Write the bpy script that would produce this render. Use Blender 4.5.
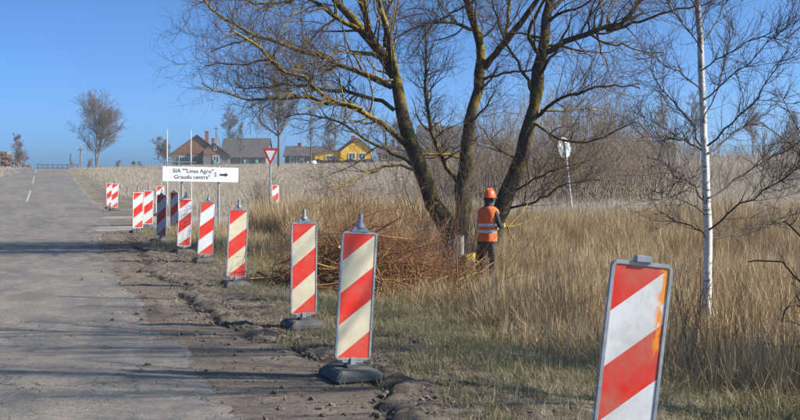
import bpy, bmesh, math
import numpy as np
from mathutils import Vector, Matrix

for o in list(bpy.data.objects): bpy.data.objects.remove(o)
sc = bpy.context.scene
C = sc.collection
R = math.radians

# ------------------------------------------------------------------ camera, sky, sun, exposure
FPX, HOR, CAMZ = 1100.0, 173.0, 1.56          # focal length in photo pixels, horizon row, eye height
PITCH = math.atan((210.0 - HOR) / FPX)
cam = bpy.data.cameras.new('camera'); camo = bpy.data.objects.new('camera', cam); C.objects.link(camo)
cam.sensor_width = 36.0; cam.lens = 36.0 * FPX / 800.0; cam.clip_start = 0.05; cam.clip_end = 12000
camo.location = (0, 0, CAMZ); camo.rotation_euler = (R(90) - PITCH, 0, 0)
sc.camera = camo

SUN_EL, SUN_AZ = R(33), R(98)                 # azimuth clockwise from +Y: from the right, a little behind
sdir = Vector((math.sin(SUN_AZ) * math.cos(SUN_EL), math.cos(SUN_AZ) * math.cos(SUN_EL), math.sin(SUN_EL)))
w = bpy.data.worlds.new('World'); sc.world = w; w.use_nodes = True
wn = w.node_tree.nodes; wl = w.node_tree.links
sky = wn.new('ShaderNodeTexSky'); sky.sky_type = 'NISHITA'; sky.sun_disc = False
sky.sun_elevation = SUN_EL; sky.sun_rotation = SUN_AZ; sky.altitude = 0; sky.air_density = 0.3
sky.dust_density = 1.5; sky.ozone_density = 10.0
grade = wn.new('ShaderNodeMix'); grade.data_type = 'RGBA'; grade.blend_type = 'MULTIPLY'; grade.inputs[0].default_value = 1.0
grade.inputs[7].default_value = (0.86, 1.13, 1.04, 1)      # a cleaner blue, even over the whole sky
wl.new(sky.outputs[0], grade.inputs[6]); wl.new(grade.outputs[2], wn['Background'].inputs[0]); wn['Background'].inputs[1].default_value = 0.14
sl = bpy.data.lights.new('sun', 'SUN'); sl.energy = 4.7; sl.angle = R(0.53); sl.color = (1.0, 0.93, 0.82)
so = bpy.data.objects.new('sun', sl); C.objects.link(so); so.location = (30, 0, 30)
so.rotation_euler = (-sdir).to_track_quat('-Z', 'Y').to_euler()
sc.view_settings.view_transform = 'Standard'; sc.view_settings.look = 'None'
sc.view_settings.exposure = 0.85; sc.view_settings.gamma = 1.0

# ------------------------------------------------------------------ maths helpers
def sst(a, b, v):
    t = np.clip((np.asarray(v, float) - a) / (b - a), 0, 1); return t * t * (3 - 2 * t)
def _h(i, j, s):
    n = (i.astype(np.int64) * 374761393 + j.astype(np.int64) * 668265263 + s * 982451653) & 0xffffffff
    n = ((n ^ (n >> 13)) * 1274126177) & 0xffffffff
    return ((n ^ (n >> 16)) & 0xffff) / 65535.0
def vn(x, y, s=0):
    x = np.asarray(x, float); y = np.asarray(y, float)
    i = np.floor(x); j = np.floor(y); fx = x - i; fy = y - j
    fx = fx * fx * (3 - 2 * fx); fy = fy * fy * (3 - 2 * fy)
    a = _h(i, j, s); b = _h(i + 1, j, s); c = _h(i, j + 1, s); d = _h(i + 1, j + 1, s)
    return (a * (1 - fx) + b * fx) * (1 - fy) + (c * (1 - fx) + d * fx) * fy
def fbm(x, y, s=0, o=4):
    r = 0; a = 0.5
    for k in range(o):
        r = r + a * vn(np.asarray(x) * 2 ** k, np.asarray(y) * 2 ** k, s + k * 7); a *= 0.5
    return r / (1 - 0.5 ** o)
RS, RC = 0.307, 0.952                          # main road direction (-RS, RC)
def st(x, y): return -RS * x + RC * y, RC * x + RS * y
def xy(s, t): return -RS * s + RC * t, RC * s + RS * t
def z_road(s): return -.075 * sst(8.6, 11.2, s) * (1 - sst(28, 42, s)) + 2.05 * sst(44, 143, s) - 2.6 * sst(150, 270, s)
def edge(s): return 1.25 + 1.15 * sst(24, 40, s)
def side_c(x): return 35.6 + 0.012 * (x + 8) - 1.2 * sst(-4, -12, x)
def side_hw(x): return 3.6 + 2.6 * sst(-3, -13, x)
def height(x, y):
    x = np.asarray(x, float); y = np.asarray(y, float)
    s, t = st(x, y)
    fld = np.clip(3.35 + 0.018 * x, 1.6, 5.0) * sst(43, 205, y)
    far = -7.0 * sst(230, 700, np.hypot(x, y))
    fld = fld + far + 0.25 * (fbm(x / 9, y / 9, 3, 3) - .5) * sst(42, 60, y) * sst(4, 9, np.abs(t))
    m = sst(3.0, 16.0, t) * 1.0 + sst(-8, -30, t)
    z = z_road(s) * (1 - m) + fld * m + far * (1 - m)
    keep = 1 - sst(23.5, 30.0, y)
    z = z - 0.52 * sst(2.9, 7.6, t) * keep - 0.25 * sst(-4.6, -7.5, t) * (1 - sst(60, 110, s))
    z = z + 0.12 * (fbm(x / 1.7, y / 1.7, 11, 3) - .5) * sst(3.2, 5.0, t) * keep
    return z
def hz(x, y): return float(height(np.array([x]), np.array([y]))[0])
def at(px, py, Y):
    u = (px - 400) / FPX; v = (210 - py) / FPX
    cp, sp = math.cos(PITCH), math.sin(PITCH)
    d = (u, cp + v * sp, -sp + v * cp); k = Y / d[1]
    return Vector((u * k, Y, CAMZ + d[2] * k))
def pxm(Y): return FPX / Y                      # photo pixels per metre at depth Y
def gx(px, Y): return (px - 400) / FPX * Y
def gp(px, Y): x = gx(px, Y) * 1.0; return Vector((x, Y, hz(x, Y)))

# ------------------------------------------------------------------ object helpers
def npmesh(name, V, F, smooth=False, attrs=None):
    me = bpy.data.meshes.new(name)
    V = np.asarray(V, np.float32).reshape(-1, 3)
    if not isinstance(F, (list, tuple)): F = [F]
    F = [np.asarray(f, np.int32) for f in F if len(f)]
    loops = np.concatenate([f.ravel() for f in F]); tot = np.concatenate([np.full(len(f), f.shape[1], np.int32) for f in F])
    me.vertices.add(len(V)); me.vertices.foreach_set('co', V.ravel())
    me.loops.add(len(loops)); me.loops.foreach_set('vertex_index', loops)
    me.polygons.add(len(tot)); me.polygons.foreach_set('loop_start', np.concatenate([[0], np.cumsum(tot)[:-1]]).astype(np.int32))
    me.polygons.foreach_set('loop_total', tot)
    if smooth: me.polygons.foreach_set('use_smooth', np.ones(len(tot), bool))
    for k, a in (attrs or {}).items():
        at_ = me.attributes.new(k, 'FLOAT', 'POINT'); at_.data.foreach_set('value', np.asarray(a, np.float32))
    me.update(calc_edges=True); return me
def link(name, me, mat=None, parent=None, loc=None):
    o = bpy.data.objects.new(name, me); C.objects.link(o)
    if mat is not None and me is not None:
        me.materials.clear(); me.materials.append(mat)
    if parent is not None: o.parent = parent
    if loc is not None: o.location = loc
    return o
def tag(o, label=None, cat=None, group=None, kind=None):
    if label: o['label'] = label
    if cat: o['category'] = cat
    if group: o['group'] = group
    if kind: o['kind'] = kind
    return o
def empty(name, loc, rz=0.0, label=None, cat=None, group=None):
    o = link(name, None); o.location = loc; o.rotation_euler = (0, 0, rz); o.empty_display_size = 0.2
    return tag(o, label, cat, group)
def boxv(x0, x1, y0, y1, z0, z1):
    V = [(x, y, z) for z in (z0, z1) for y in (y0, y1) for x in (x0, x1)]
    F = [(0, 2, 3, 1), (4, 5, 7, 6), (0, 1, 5, 4), (2, 6, 7, 3), (0, 4, 6, 2), (1, 3, 7, 5)]
    return V, F
class MB:
    def __init__(s): s.V = []; s.F = []
    def add(s, V, F):
        n = len(s.V); s.V += [tuple(v) for v in V]; s.F += [tuple(i + n for i in f) for f in F]; return s
    def box(s, *a): return s.add(*boxv(*a))
    def rod(s, a, b, r0, r1=None, n=10):
        a = Vector(a); b = Vector(b); r1 = r0 if r1 is None else r1
        q = (b - a).to_track_quat('Z', 'Y'); V = []
        for p, r in ((a, r0), (b, r1)):
            for k in range(n): V.append(p + q @ Vector((r * math.cos(2 * math.pi * k / n), r * math.sin(2 * math.pi * k / n), 0)))
        F = [(k, (k + 1) % n, n + (k + 1) % n, n + k) for k in range(n)] + [tuple(range(n))[::-1], tuple(range(n, 2 * n))]
        return s.add(V, F)
    def prism(s, pts, y0, y1):                  # polygon in x,z extruded along y
        n = len(pts); V = [(p[0], y0, p[1]) for p in pts] + [(p[0], y1, p[1]) for p in pts]
        F = [tuple(range(n)), tuple(range(n, 2 * n))[::-1]] + [(k, n + k, n + (k + 1) % n, (k + 1) % n) for k in range(n)]
        return s.add(V, F)
    def me(s, name, bevel=0, smooth=False, seg=2):
        me = bpy.data.meshes.new(name); me.from_pydata(s.V, [], s.F); 
        bm = bmesh.new(); bm.from_mesh(me)
        bmesh.ops.recalc_face_normals(bm, faces=bm.faces)
        if bevel: bmesh.ops.bevel(bm, geom=bm.edges[:], offset=bevel, segments=seg, affect='EDGES', clamp_overlap=True)
        if smooth:
            for f in bm.faces: f.smooth = True
        bm.to_mesh(me); bm.free(); return me
    def build(s, name, mat, parent=None, bevel=0, smooth=False): return link(name, s.me(name, bevel, smooth), mat, parent)

# ------------------------------------------------------------------ materials
def newmat(name):
    m = bpy.data.materials.new(name); m.use_nodes = True; n = m.node_tree.nodes; l = m.node_tree.links
    return m, n, l, n['Principled BSDF']
def ramp(n, l, fac, stops):
    r = n.new('ShaderNodeValToRGB'); e = r.color_ramp.elements
    while len(e) < len(stops): e.new(0.5)
    for k, (p, c) in enumerate(stops):
        e[k].position = p; e[k].color = (c, c, c, 1) if not hasattr(c, '__len__') else (*c, 1)
    l.new(fac, r.inputs[0]); return r.outputs[0]
def noise(n, l, vec, scale, detail=4, rough=0.6, dist=0.0):
    t = n.new('ShaderNodeTexNoise'); t.inputs['Scale'].default_value = scale; t.inputs['Detail'].default_value = detail
    t.inputs['Roughness'].default_value = rough; t.inputs['Distortion'].default_value = dist
    if vec is not None: l.new(vec, t.inputs['Vector'])
    return t.outputs['Fac']
def mixc(n, l, fac, a, b, mode='MIX'):
    m = n.new('ShaderNodeMix'); m.data_type = 'RGBA'; m.blend_type = mode
    for sock, v in ((m.inputs[0], fac), (m.inputs[6], a), (m.inputs[7], b)):
        if hasattr(v, 'links') or isinstance(v, bpy.types.NodeSocket): l.new(v, sock)
        elif hasattr(v, '__len__'): sock.default_value = (*v[:3], 1)
        else: sock.default_value = v
    return m.outputs[2]
def math_(n, l, op, a, b=0.0, c=None):
    m = n.new('ShaderNodeMath'); m.operation = op
    for k, v in enumerate((a, b) if c is None else (a, b, c)):
        if isinstance(v, bpy.types.NodeSocket): l.new(v, m.inputs[k])
        else: m.inputs[k].default_value = v
    return m.outputs[0]
def bump(n, l, bsdf, h, strength=0.3, dist=0.01):
    b = n.new('ShaderNodeBump'); b.inputs['Strength'].default_value = strength; b.inputs['Distance'].default_value = dist
    l.new(h, b.inputs['Height']); l.new(b.outputs[0], bsdf.inputs['Normal'])
def obj_co(n): return n.new('ShaderNodeTexCoord').outputs['Object']
def pos(n): return n.new('ShaderNodeNewGeometry').outputs['Position']
def mapped(n, l, vec, sc_, rot=(0, 0, 0)):
    m = n.new('ShaderNodeMapping'); m.inputs['Scale'].default_value = sc_; m.inputs['Rotation'].default_value = rot
    l.new(vec, m.inputs[0]); return m.outputs[0]
def M(name, c1, c2=None, scale=8.0, rough=0.7, bmp=0.0, metal=0.0, detail=4, lo=.35, hi=.65, spec=None, bd=0.01):
    m, n, l, b = newmat(name); b.inputs['Roughness'].default_value = rough; b.inputs['Metallic'].default_value = metal
    if spec is not None: b.inputs['Specular IOR Level'].default_value = spec
    f = noise(n, l, obj_co(n), scale, detail)
    c2 = c2 or tuple(x * .75 for x in c1)
    l.new(ramp(n, l, f, [(lo, c1), (hi, c2)]), b.inputs['Base Color'])
    if bmp: bump(n, l, b, f, bmp, bd)
    return m

def mat_asphalt():
    m, n, l, b = newmat('old_asphalt'); p = pos(n)
    al = mapped(n, l, p, (1, 1, 1), (0, 0, -math.atan2(RS, RC)))      # aligned with the road
    stretch = mapped(n, l, al, (1.0, 0.22, 1))
    big = noise(n, l, stretch, 0.7, 6, .68, .5); med = noise(n, l, mapped(n, l, al, (1, .5, 1)), 2.6, 7, .7); fine = noise(n, l, p, 90, 3, .7)
    base = ramp(n, l, big, [(.30, (.088, .082, .077)), (.5, (.145, .130, .116)), (.70, (.235, .200, .160))])
    base = mixc(n, l, ramp(n, l, med, [(.47, 0), (.60, .6)]), base, (.30, .25, .20))          # dust
    base = mixc(n, l, ramp(n, l, fine, [(.38, .6), (.55, 0)]), base, (.055, .05, .046)); base = mixc(n, l, ramp(n, l, noise(n, l, p, 140, 2, .6), [(.58, 0), (.68, .55)]), base, (.42, .38, .33))
    grain = noise(n, l, p, 26, 6, .8); base = mixc(n, l, ramp(n, l, grain, [(.36, .55), (.5, 0)]), base, (.07, .064, .06)); base = mixc(n, l, ramp(n, l, grain, [(.54, 0), (.68, .5)]), base, (.36, .31, .25))
    # cracking
    v = n.new('ShaderNodeTexVoronoi'); v.feature = 'DISTANCE_TO_EDGE'; v.inputs['Scale'].default_value = 4.2
    wv = n.new('ShaderNodeTexNoise'); wv.inputs['Scale'].default_value = 3.0; wv.inputs['Detail'].default_value = 4; l.new(p, wv.inputs['Vector'])
    add = n.new('ShaderNodeVectorMath'); add.operation = 'MULTIPLY_ADD'; add.inputs[1].default_value = (.5, .5, .5)
    l.new(wv.outputs['Color'], add.inputs[0]); l.new(al, add.inputs[2]); l.new(add.outputs[0], v.inputs['Vector'])
    patch = ramp(n, l, noise(n, l, p, .33, 3), [(.44, 0), (.54, 1)])
    crk = math_(n, l, 'MULTIPLY', ramp(n, l, v.outputs['Distance'], [(.012, 1), (.034, 0)]), math_(n, l, 'MULTIPLY', patch, ramp(n, l, noise(n, l, p, 2.2, 3), [(.42, 0), (.56, 1)])))
    base = mixc(n, l, math_(n, l, 'MULTIPLY', crk, .8), base, (.035, .03, .027))
    l.new(base, b.inputs['Base Color']); b.inputs['Roughness'].default_value = .85
    hh = math_(n, l, 'SUBTRACT', math_(n, l, 'MULTIPLY', fine, .4), crk)
    bump(n, l, b, hh, .55, .012); return m
def mat_dirt():
    m, n, l, b = newmat('shoulder_dirt'); p = pos(n)
    a = noise(n, l, p, 1.3, 6, .65); f = noise(n, l, p, 30, 6, .78); g = noise(n, l, p, 130, 2, .6)
    c = ramp(n, l, a, [(.3, (.098, .074, .055)), (.5, (.160, .122, .090)), (.68, (.245, .194, .144))])
    c = mixc(n, l, ramp(n, l, f, [(.40, .85), (.56, 0)]), c, (.055, .042, .033))
    c = mixc(n, l, ramp(n, l, g, [(.60, 0), (.72, .6)]), c, (.48, .42, .34))
    at_ = n.new('ShaderNodeAttribute'); at_.attribute_name = 'shade_damp'
    c = mixc(n, l, at_.outputs['Fac'], c, (.055, .043, .034))  # painted rut shadow and damp soil darken the dirt
    l.new(c, b.inputs['Base Color']); b.inputs['Roughness'].default_value = .95
    bump(n, l, b, math_(n, l, 'ADD', f, math_(n, l, 'MULTIPLY', g, .3)), .8, .02); return m
def mat_ground():
    m, n, l, b = newmat('dry_soil_and_thatch'); p = pos(n)
    a = noise(n, l, p, .12, 6, .6); f = noise(n, l, p, 6, 6, .7); g = noise(n, l, p, 60, 3, .6)
    c = ramp(n, l, a, [(.35, (.25, .20, .14)), (.5, (.32, .262, .19)), (.65, (.38, .315, .235))])
    c = mixc(n, l, ramp(n, l, f, [(.35, .6), (.6, 0)]), c, (.10, .078, .045))
    c = mixc(n, l, ramp(n, l, g, [(.55, 0), (.7, .4)]), c, (.42, .34, .22))
    at_ = n.new('ShaderNodeAttribute'); at_.attribute_name = 'bare'
    c = mixc(n, l, math_(n, l, 'MULTIPLY', at_.outputs['Fac'], ramp(n, l, noise(n, l, p, .9, 5, .7), [(.38, .25), (.55, .95)])), c, (.125, .098, .072))
    l.new(c, b.inputs['Base Color']); b.inputs['Roughness'].default_value = .95
    bump(n, l, b, math_(n, l, 'ADD', f, g), .8, .03); return m
def mat_side():
    m, n, l, b = newmat('side_road_gravel'); p = pos(n)
    a = noise(n, l, p, .6, 5, .6); g = noise(n, l, p, 40, 4, .7)
    c = ramp(n, l, a, [(.3, (.24, .215, .19)), (.7, (.34, .30, .26))])
    c = mixc(n, l, ramp(n, l, g, [(.35, .5), (.6, 0)]), c, (.12, .105, .09))
    l.new(c, b.inputs['Base Color']); b.inputs['Roughness'].default_value = .95; bump(n, l, b, g, .6, .02); return m
def mat_bark(name, bark, bark2, twig, lichen, lich_amt, tw=0.018, side=(0.55, -0.2, 0.5)):
    m, n, l, b = newmat(name); p = obj_co(n)
    st_ = mapped(n, l, p, (1, 1, .35)); f = noise(n, l, st_, 22, 6, .7); a = noise(n, l, p, 2.3, 4, .6); q = noise(n, l, p, 14, 4, .7)
    c = ramp(n, l, f, [(.35, bark2), (.62, bark)])
    at_ = n.new('ShaderNodeAttribute'); at_.attribute_name = 'rad'; rad = at_.outputs['Fac']
    c = mixc(n, l, ramp(n, l, math_(n, l, 'MULTIPLY', rad, 10.0), [(tw * 3, 1), (tw * 14, 0)]), c, twig)
    if lich_amt > 0:
        nd = n.new('ShaderNodeVectorMath'); nd.operation = 'DOT_PRODUCT'; nd.inputs[1].default_value = side
        l.new(n.new('ShaderNodeNewGeometry').outputs['Normal'], nd.inputs[0])
        lm = math_(n, l, 'ADD', math_(n, l, 'MULTIPLY', nd.outputs['Value'], .30), math_(n, l, 'ADD', math_(n, l, 'MULTIPLY', a, .6), math_(n, l, 'MULTIPLY', q, .4)))
        lm = ramp(n, l, lm, [(.70 - lich_amt * .2, 0), (.82 - lich_amt * .2, .85)])
        lm = math_(n, l, 'MULTIPLY', lm, ramp(n, l, math_(n, l, 'MULTIPLY', rad, 5.0), [(.015, .2), (.045, 1), (.35, 1), (.75, .28)]))
        c = mixc(n, l, lm, c, lichen)
    l.new(c, b.inputs['Base Color']); b.inputs['Roughness'].default_value = .9; b.inputs['Specular IOR Level'].default_value = .2
    bump(n, l, b, f, .9, .03); return m
def mat_birch():
    m, n, l, b = newmat('birch_bark'); p = obj_co(n)
    s_ = mapped(n, l, p, (3.2, 3.2, 14)); f = noise(n, l, s_, 2.2, 4, .6); q = noise(n, l, p, 5, 4, .6); k = noise(n, l, p, 30, 3)
    c = ramp(n, l, k, [(.3, (.50, .475, .43)), (.65, (.74, .71, .65))])
    c = mixc(n, l, ramp(n, l, math_(n, l, 'ADD', math_(n, l, 'MULTIPLY', f, .8), math_(n, l, 'MULTIPLY', q, .25)), [(.585, 0), (.63, .92)]), c, (.045, .038, .033))
    c = mixc(n, l, ramp(n, l, q, [(.66, 0), (.72, .8)]), c, (.33, .25, .03))
    c = mixc(n, l, ramp(n, l, noise(n, l, mapped(n, l, p, (2, 2, 1)), 3.1, 5, .7), [(.60, 0), (.66, .85)]), c, (.06, .052, .045))
    sz = n.new('ShaderNodeSeparateXYZ'); l.new(p, sz.inputs[0]); c = mixc(n, l, ramp(n, l, math_(n, l, 'SUBTRACT', math_(n, l, 'MULTIPLY', k, .9), sz.outputs[2]), [(.0, 0), (.25, .8)]), c, (.05, .043, .037))
    at_ = n.new('ShaderNodeAttribute'); at_.attribute_name = 'rad'
    c = mixc(n, l, ramp(n, l, math_(n, l, 'MULTIPLY', at_.outputs['Fac'], 10), [(.30, 1), (.42, 0)]), c, (.05, .035, .03))
    l.new(c, b.inputs['Base Color']); b.inputs['Roughness'].default_value = .75; bump(n, l, b, f, .3, .01); return m
def mat_grass(name, stops, transl=.0, rough=.7):
    m, n, l, b = newmat(name)
    oi = n.new('ShaderNodeObjectInfo'); at_ = n.new('ShaderNodeAttribute'); at_.attribute_name = 'v'
    f = math_(n, l, 'ADD', math_(n, l, 'MULTIPLY', oi.outputs['Random'], .42), math_(n, l, 'MULTIPLY', at_.outputs['Fac'], .58))
    l.new(ramp(n, l, f, stops), b.inputs['Base Color']); b.inputs['Roughness'].default_value = rough
    b.inputs['Specular IOR Level'].default_value = .25
    if transl:
        t = n.new('ShaderNodeBsdfTranslucent'); ms = n.new('ShaderNodeMixShader'); ms.inputs[0].default_value = transl
        l.new(b.inputs['Base Color'].links[0].from_socket, t.inputs[0]); l.new(b.outputs[0], ms.inputs[1]); l.new(t.outputs[0], ms.inputs[2])
        l.new(ms.outputs[0], n['Material Output'].inputs[0])
    return m
def mat_stripes(name, red, white, dirt, seed, rust=0.0):
    m, n, l, b = newmat(name); p = obj_co(n); s = n.new('ShaderNodeSeparateXYZ'); l.new(p, s.inputs[0])
    v = math_(n, l, 'ADD', math_(n, l, 'SUBTRACT', s.outputs[2], math_(n, l, 'MULTIPLY', s.outputs[0], .82)), .235)
    f = math_(n, l, 'FRACT', math_(n, l, 'MULTIPLY', v, 2.06))
    msk = math_(n, l, 'GREATER_THAN', f, .5)
    c = mixc(n, l, msk, white, red)
    off = mapped(n, l, p, (1, 1, 1)); off.node.inputs['Location'].default_value = (seed * 3.7, seed * 1.3, seed * 2.1)
    d = noise(n, l, off, 5, 6, .7); e = noise(n, l, off, 45, 4, .7)
    low = n.new('ShaderNodeMapRange'); low.inputs[1].default_value = .55; low.inputs[2].default_value = .05; low.inputs[3].default_value = 0; low.inputs[4].default_value = .16
    l.new(s.outputs[2], low.inputs[0])
    dm = ramp(n, l, math_(n, l, 'ADD', d, low.outputs[0]), [(.42, 0), (.8, dirt)])
    c = mixc(n, l, dm, c, (.30, .235, .165))
    c = mixc(n, l, ramp(n, l, e, [(.66, 0), (.74, dirt * 1.3)]), c, (.16, .12, .09))
    sc1 = mapped(n, l, off, (2, 2, 60), (0, R(38), 0)); c = mixc(n, l, ramp(n, l, noise(n, l, sc1, 2, 3), [(.70, 0), (.74, .35)]), c, (.62, .50, .42))
    if rust:
        ed = n.new('ShaderNodeMapRange'); ed.inputs[1].default_value = .078; ed.inputs[2].default_value = .098; l.new(s.outputs[0], ed.inputs[0])
        zz = n.new('ShaderNodeMapRange'); zz.inputs[1].default_value = .66; zz.inputs[2].default_value = .74; l.new(s.outputs[2], zz.inputs[0])
        rm = math_(n, l, 'MULTIPLY', math_(n, l, 'MULTIPLY', ed.outputs[0], zz.outputs[0]), ramp(n, l, noise(n, l, mapped(n, l, p, (3, 1, .8)), 12, 4), [(.44, 0), (.49, rust)]))
        c = mixc(n, l, rm, c, (.85, .27, .015))
    l.new(c, b.inputs['Base Color']); b.inputs['Roughness'].default_value = .42; b.inputs['Specular IOR Level'].default_value = .4
    return m

MA = dict(
    asphalt=mat_asphalt(), dirt=mat_dirt(), ground=mat_ground(), side=mat_side(),
    willow=mat_bark('willow_bark', (.085, .065, .050), (.022, .018, .015), (.150, .105, .080), (.36, .25, .028), .62),
    bark=mat_bark('dark_bark', (.10, .08, .062), (.03, .025, .02), (.105, .072, .055), (.22, .17, .04), .22),
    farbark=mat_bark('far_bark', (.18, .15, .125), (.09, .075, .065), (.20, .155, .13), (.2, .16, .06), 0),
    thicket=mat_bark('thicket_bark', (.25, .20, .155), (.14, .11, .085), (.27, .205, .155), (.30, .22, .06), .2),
    brush=mat_bark('brushwood_bark', (.25, .14, .078), (.11, .062, .040), (.31, .16, .085), (.50, .31, .05), .3),
    birch=mat_birch(),
    steel=M('galvanised_steel', (.38, .40, .42), (.25, .26, .275), 18, .5, .1, .35),
    white=M('white_enamel', (.78, .77, .74), (.62, .60, .56), 6, .45),
    sign_white=M('sign_white_sheeting', (.80, .80, .78), (.70, .69, .65), 4, .4),
    grey=M('grey_sign_back', (.62, .64, .66), (.5, .52, .54), 5, .45, 0, .1),
    rubber=M('dusty_rubber', (.060, .062, .067), (.12, .108, .095), 9, .85, .5),
    red=M('sign_red', (.62, .035, .022), (.52, .03, .02), 8, .4),
    black=M('black_print', (.02, .02, .02), None, 8, .5),
    marking=M('worn_white_paint', (.50, .47, .42), (.28, .25, .22), 5, .8),
    wood=M('weathered_boards', (.24, .20, .165), (.15, .125, .105), 3, .85, .2),
    orange_boards=M('orange_boards', (.31, .135, .06), (.22, .10, .05), 2, .85, .2),
    grey_wall=M('grey_render', (.22, .20, .185), (.16, .145, .135), 1.2, .9),
    yellow=M('yellow_paint', (.85, .50, .012), (.74, .42, .012), 1.0, .7),
    roof=M('grey_slate_roof', (.060, .054, .052), (.095, .083, .076), 1.5, .85, .4),
    roof_brown=M('brown_roof', (.16, .06, .03), (.10, .045, .03), 1.5, .8, .2),
    brick=M('chimney_brick', (.36, .10, .06), (.25, .08, .05), 6, .9),
    stone=M('field_stone', (.20, .155, .12), (.10, .08, .065), 1.4, .9, .6),
    glass=M('window_glass', (.05, .06, .075), (.09, .10, .12), 2, .08, 0, 0, spec=.6),
    hedge=M('dark_hedge', (.035, .042, .022), (.055, .055, .03), 5, .9),
    green_plastic=M('green_plastic', (.03, .17, .12), (.025, .13, .09), 5, .5),
    cut_wood=M('fresh_cut_wood', (.62, .46, .28), (.48, .33, .19), 16, .8, .2),
    log_bark=M('log_bark', (.20, .13, .085), (.10, .068, .048), 5, .9, .4),
    log_end=mat_grass('log_end', [(.0, (.10, .06, .04)), (.45, (.30, .165, .08)), (1, (.56, .30, .13))]),
    hivis=M('hivis_orange_cloth', (.86, .17, .04), (.62, .115, .03), 8, .85, .9, bd=.05),
    reflect=M('reflective_tape', (.62, .64, .68), (.48, .5, .54), 20, .35, 0, .3),
    helmet=M('orange_helmet', (.85, .11, .012), (.78, .09, .01), 5, .35),
    jacket=M('black_jacket', (.018, .018, .022), (.032, .032, .036), 12, .85, .3),
    trousers=M('dark_trousers', (.042, .036, .032), (.095, .078, .062), 9, .95, .9, bd=.05),
    boots=M('brown_boots', (.11, .07, .045), (.07, .045, .03), 14, .7),
    glove=M('yellow_green_glove', (.42, .50, .06), (.33, .4, .06), 15, .8),
    skin=M('skin', (.50, .30, .22), (.44, .26, .19), 12, .55),
    lichen_wood=M('lichen_wood', (.46, .30, .03), (.10, .075, .05), 7, .95, .6, lo=.42, hi=.55),
    reed=mat_grass('dry_reed', [(.0, (.115, .072, .036)), (.3, (.32, .222, .118)), (.62, (.49, .365, .205)), (1, (.66, .54, .36))], .12),
    field=mat_grass('field_grass', [(.0, (.30, .24, .175)), (.5, (.43, .36, .28)), (1, (.54, .47, .38))], .25),
    verge=mat_grass('verge_grass', [(.0, (.065, .075, .028)), (.36, (.145, .145, .06)), (.52, (.27, .225, .125)), (1, (.44, .37, .24))], .2),
)

# ------------------------------------------------------------------ ground sheet
def axis(c, n, a, k): u = np.linspace(-1, 1, n); return c + a * np.sinh(k * u) / math.sinh(k)
def ground():
    xs = axis(1.0, 310, 4000, 9.2); ys = axis(14.0, 340, 4000, 8.8)
    X, Y = np.meshgrid(xs, ys); Z = height(X, Y); s, t = st(X, Y)
    inroad = (t > -4.0) & (t < 3.15) & (s < 160)
    inside = (np.abs(Y - side_c(X)) < side_hw(X) - .1) & (X > -14) & (X < 70)
    Z = Z - np.where(inroad, .13, 0) - np.where(inside & ~inroad, .06, 0)
    bare = sst(2.0, 2.6, t) * (1 - sst(4.2, 5.6, t)) * sst(36, 46, s) + sst(-3.9, -4.3, t) * (1 - sst(-5.4, -7, t))
    n, m = X.shape; i = np.arange(n * m).reshape(n, m)
    F = np.stack([i[:-1, :-1], i[:-1, 1:], i[1:, 1:], i[1:, :-1]], -1).reshape(-1, 4)
    o = link('ground', npmesh('ground', np.stack([X, Y, Z], -1), F, True, {'bare': bare.ravel()}), MA['ground']); tag(o, kind='structure')
ground()
def main_road():
    ss = np.concatenate([np.arange(-25, 3, .5), np.arange(3, 30, .12), np.arange(30, 80, .5), np.arange(80, 230, 1.2)])
    us = np.linspace(0, 1, 60)
    S, U = np.meshgrid(ss, us, indexing='ij')
    e = edge(S) + .10 * (fbm(S * .9, S * 0, 5, 4) - .5) * 2 + .05 * (vn(S * 6, S * 0, 8) - .5)
    T = -4.1 + (e + 4.1) * U + .006 * np.clip(S - 145, 0, None) ** 2 * 1.0
    X, Y = xy(S, T)
    Z = z_road(S) + .02 * (1 - ((U - .5) * 2) ** 2) + .016 * (fbm(S * .5, T * .8, 21, 3) - .5) + .012
    Z -= .05 * sst(.985, 1, U)
    n, m = S.shape; i = np.arange(n * m).reshape(n, m)
    F = np.stack([i[:-1, :-1], i[:-1, 1:], i[1:, 1:], i[1:, :-1]], -1).reshape(-1, 4)
    o = link('road', npmesh('road', np.stack([X, Y, Z], -1), F, True), MA['asphalt']); tag(o, kind='structure')
    for k, (a, b) in enumerate([(57, 73), (84, 100), (111, 127)]):       # worn centre dashes
        q = np.arange(a, b + .1, .8); V = []; F = []
        for j, s_ in enumerate(q):
            for t_ in (-.93, -.84):
                x, y = xy(s_, t_ + .02 * math.sin(s_ * 3)); V.append((x, y, float(z_road(s_)) + .046))
            if j: F.append((2 * j - 2, 2 * j - 1, 2 * j + 1, 2 * j))
        link('lane_marking', npmesh('lane_marking', V, np.array(F)), MA['marking'], o)
main_road()
def side_road():
    xs = np.arange(-13, 66, .5); us = np.linspace(-1, 1, 24); X, U = np.meshgrid(xs, us, indexing='ij')
    Y = side_c(X) + U * (side_hw(X) + .35 * (fbm(X * .6, U * 0 + np.sign(U) * 3, 4, 3) - .5))
    Z = height(X, Y) + .015 + .03 * (fbm(X, Y, 9, 3) - .5) - .09 * sst(.9, 1, np.abs(U))
    n, m = X.shape; i = np.arange(n * m).reshape(n, m)
    F = np.stack([i[:-1, :-1], i[1:, :-1], i[1:, 1:], i[:-1, 1:]], -1).reshape(-1, 4)
    tag(link('side_road', npmesh('side_road', np.stack([X, Y, Z], -1), F, True), MA['side']), kind='structure')
side_road()
def rut(s): return 1.95 + .28 * np.sin(s * .23 + .6) + .10 * np.sin(s * .9) + .12 * (vn(s * 1.3, s * 0, 31) - .5) * 2 - .35 * sst(24, 30, s)
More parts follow.
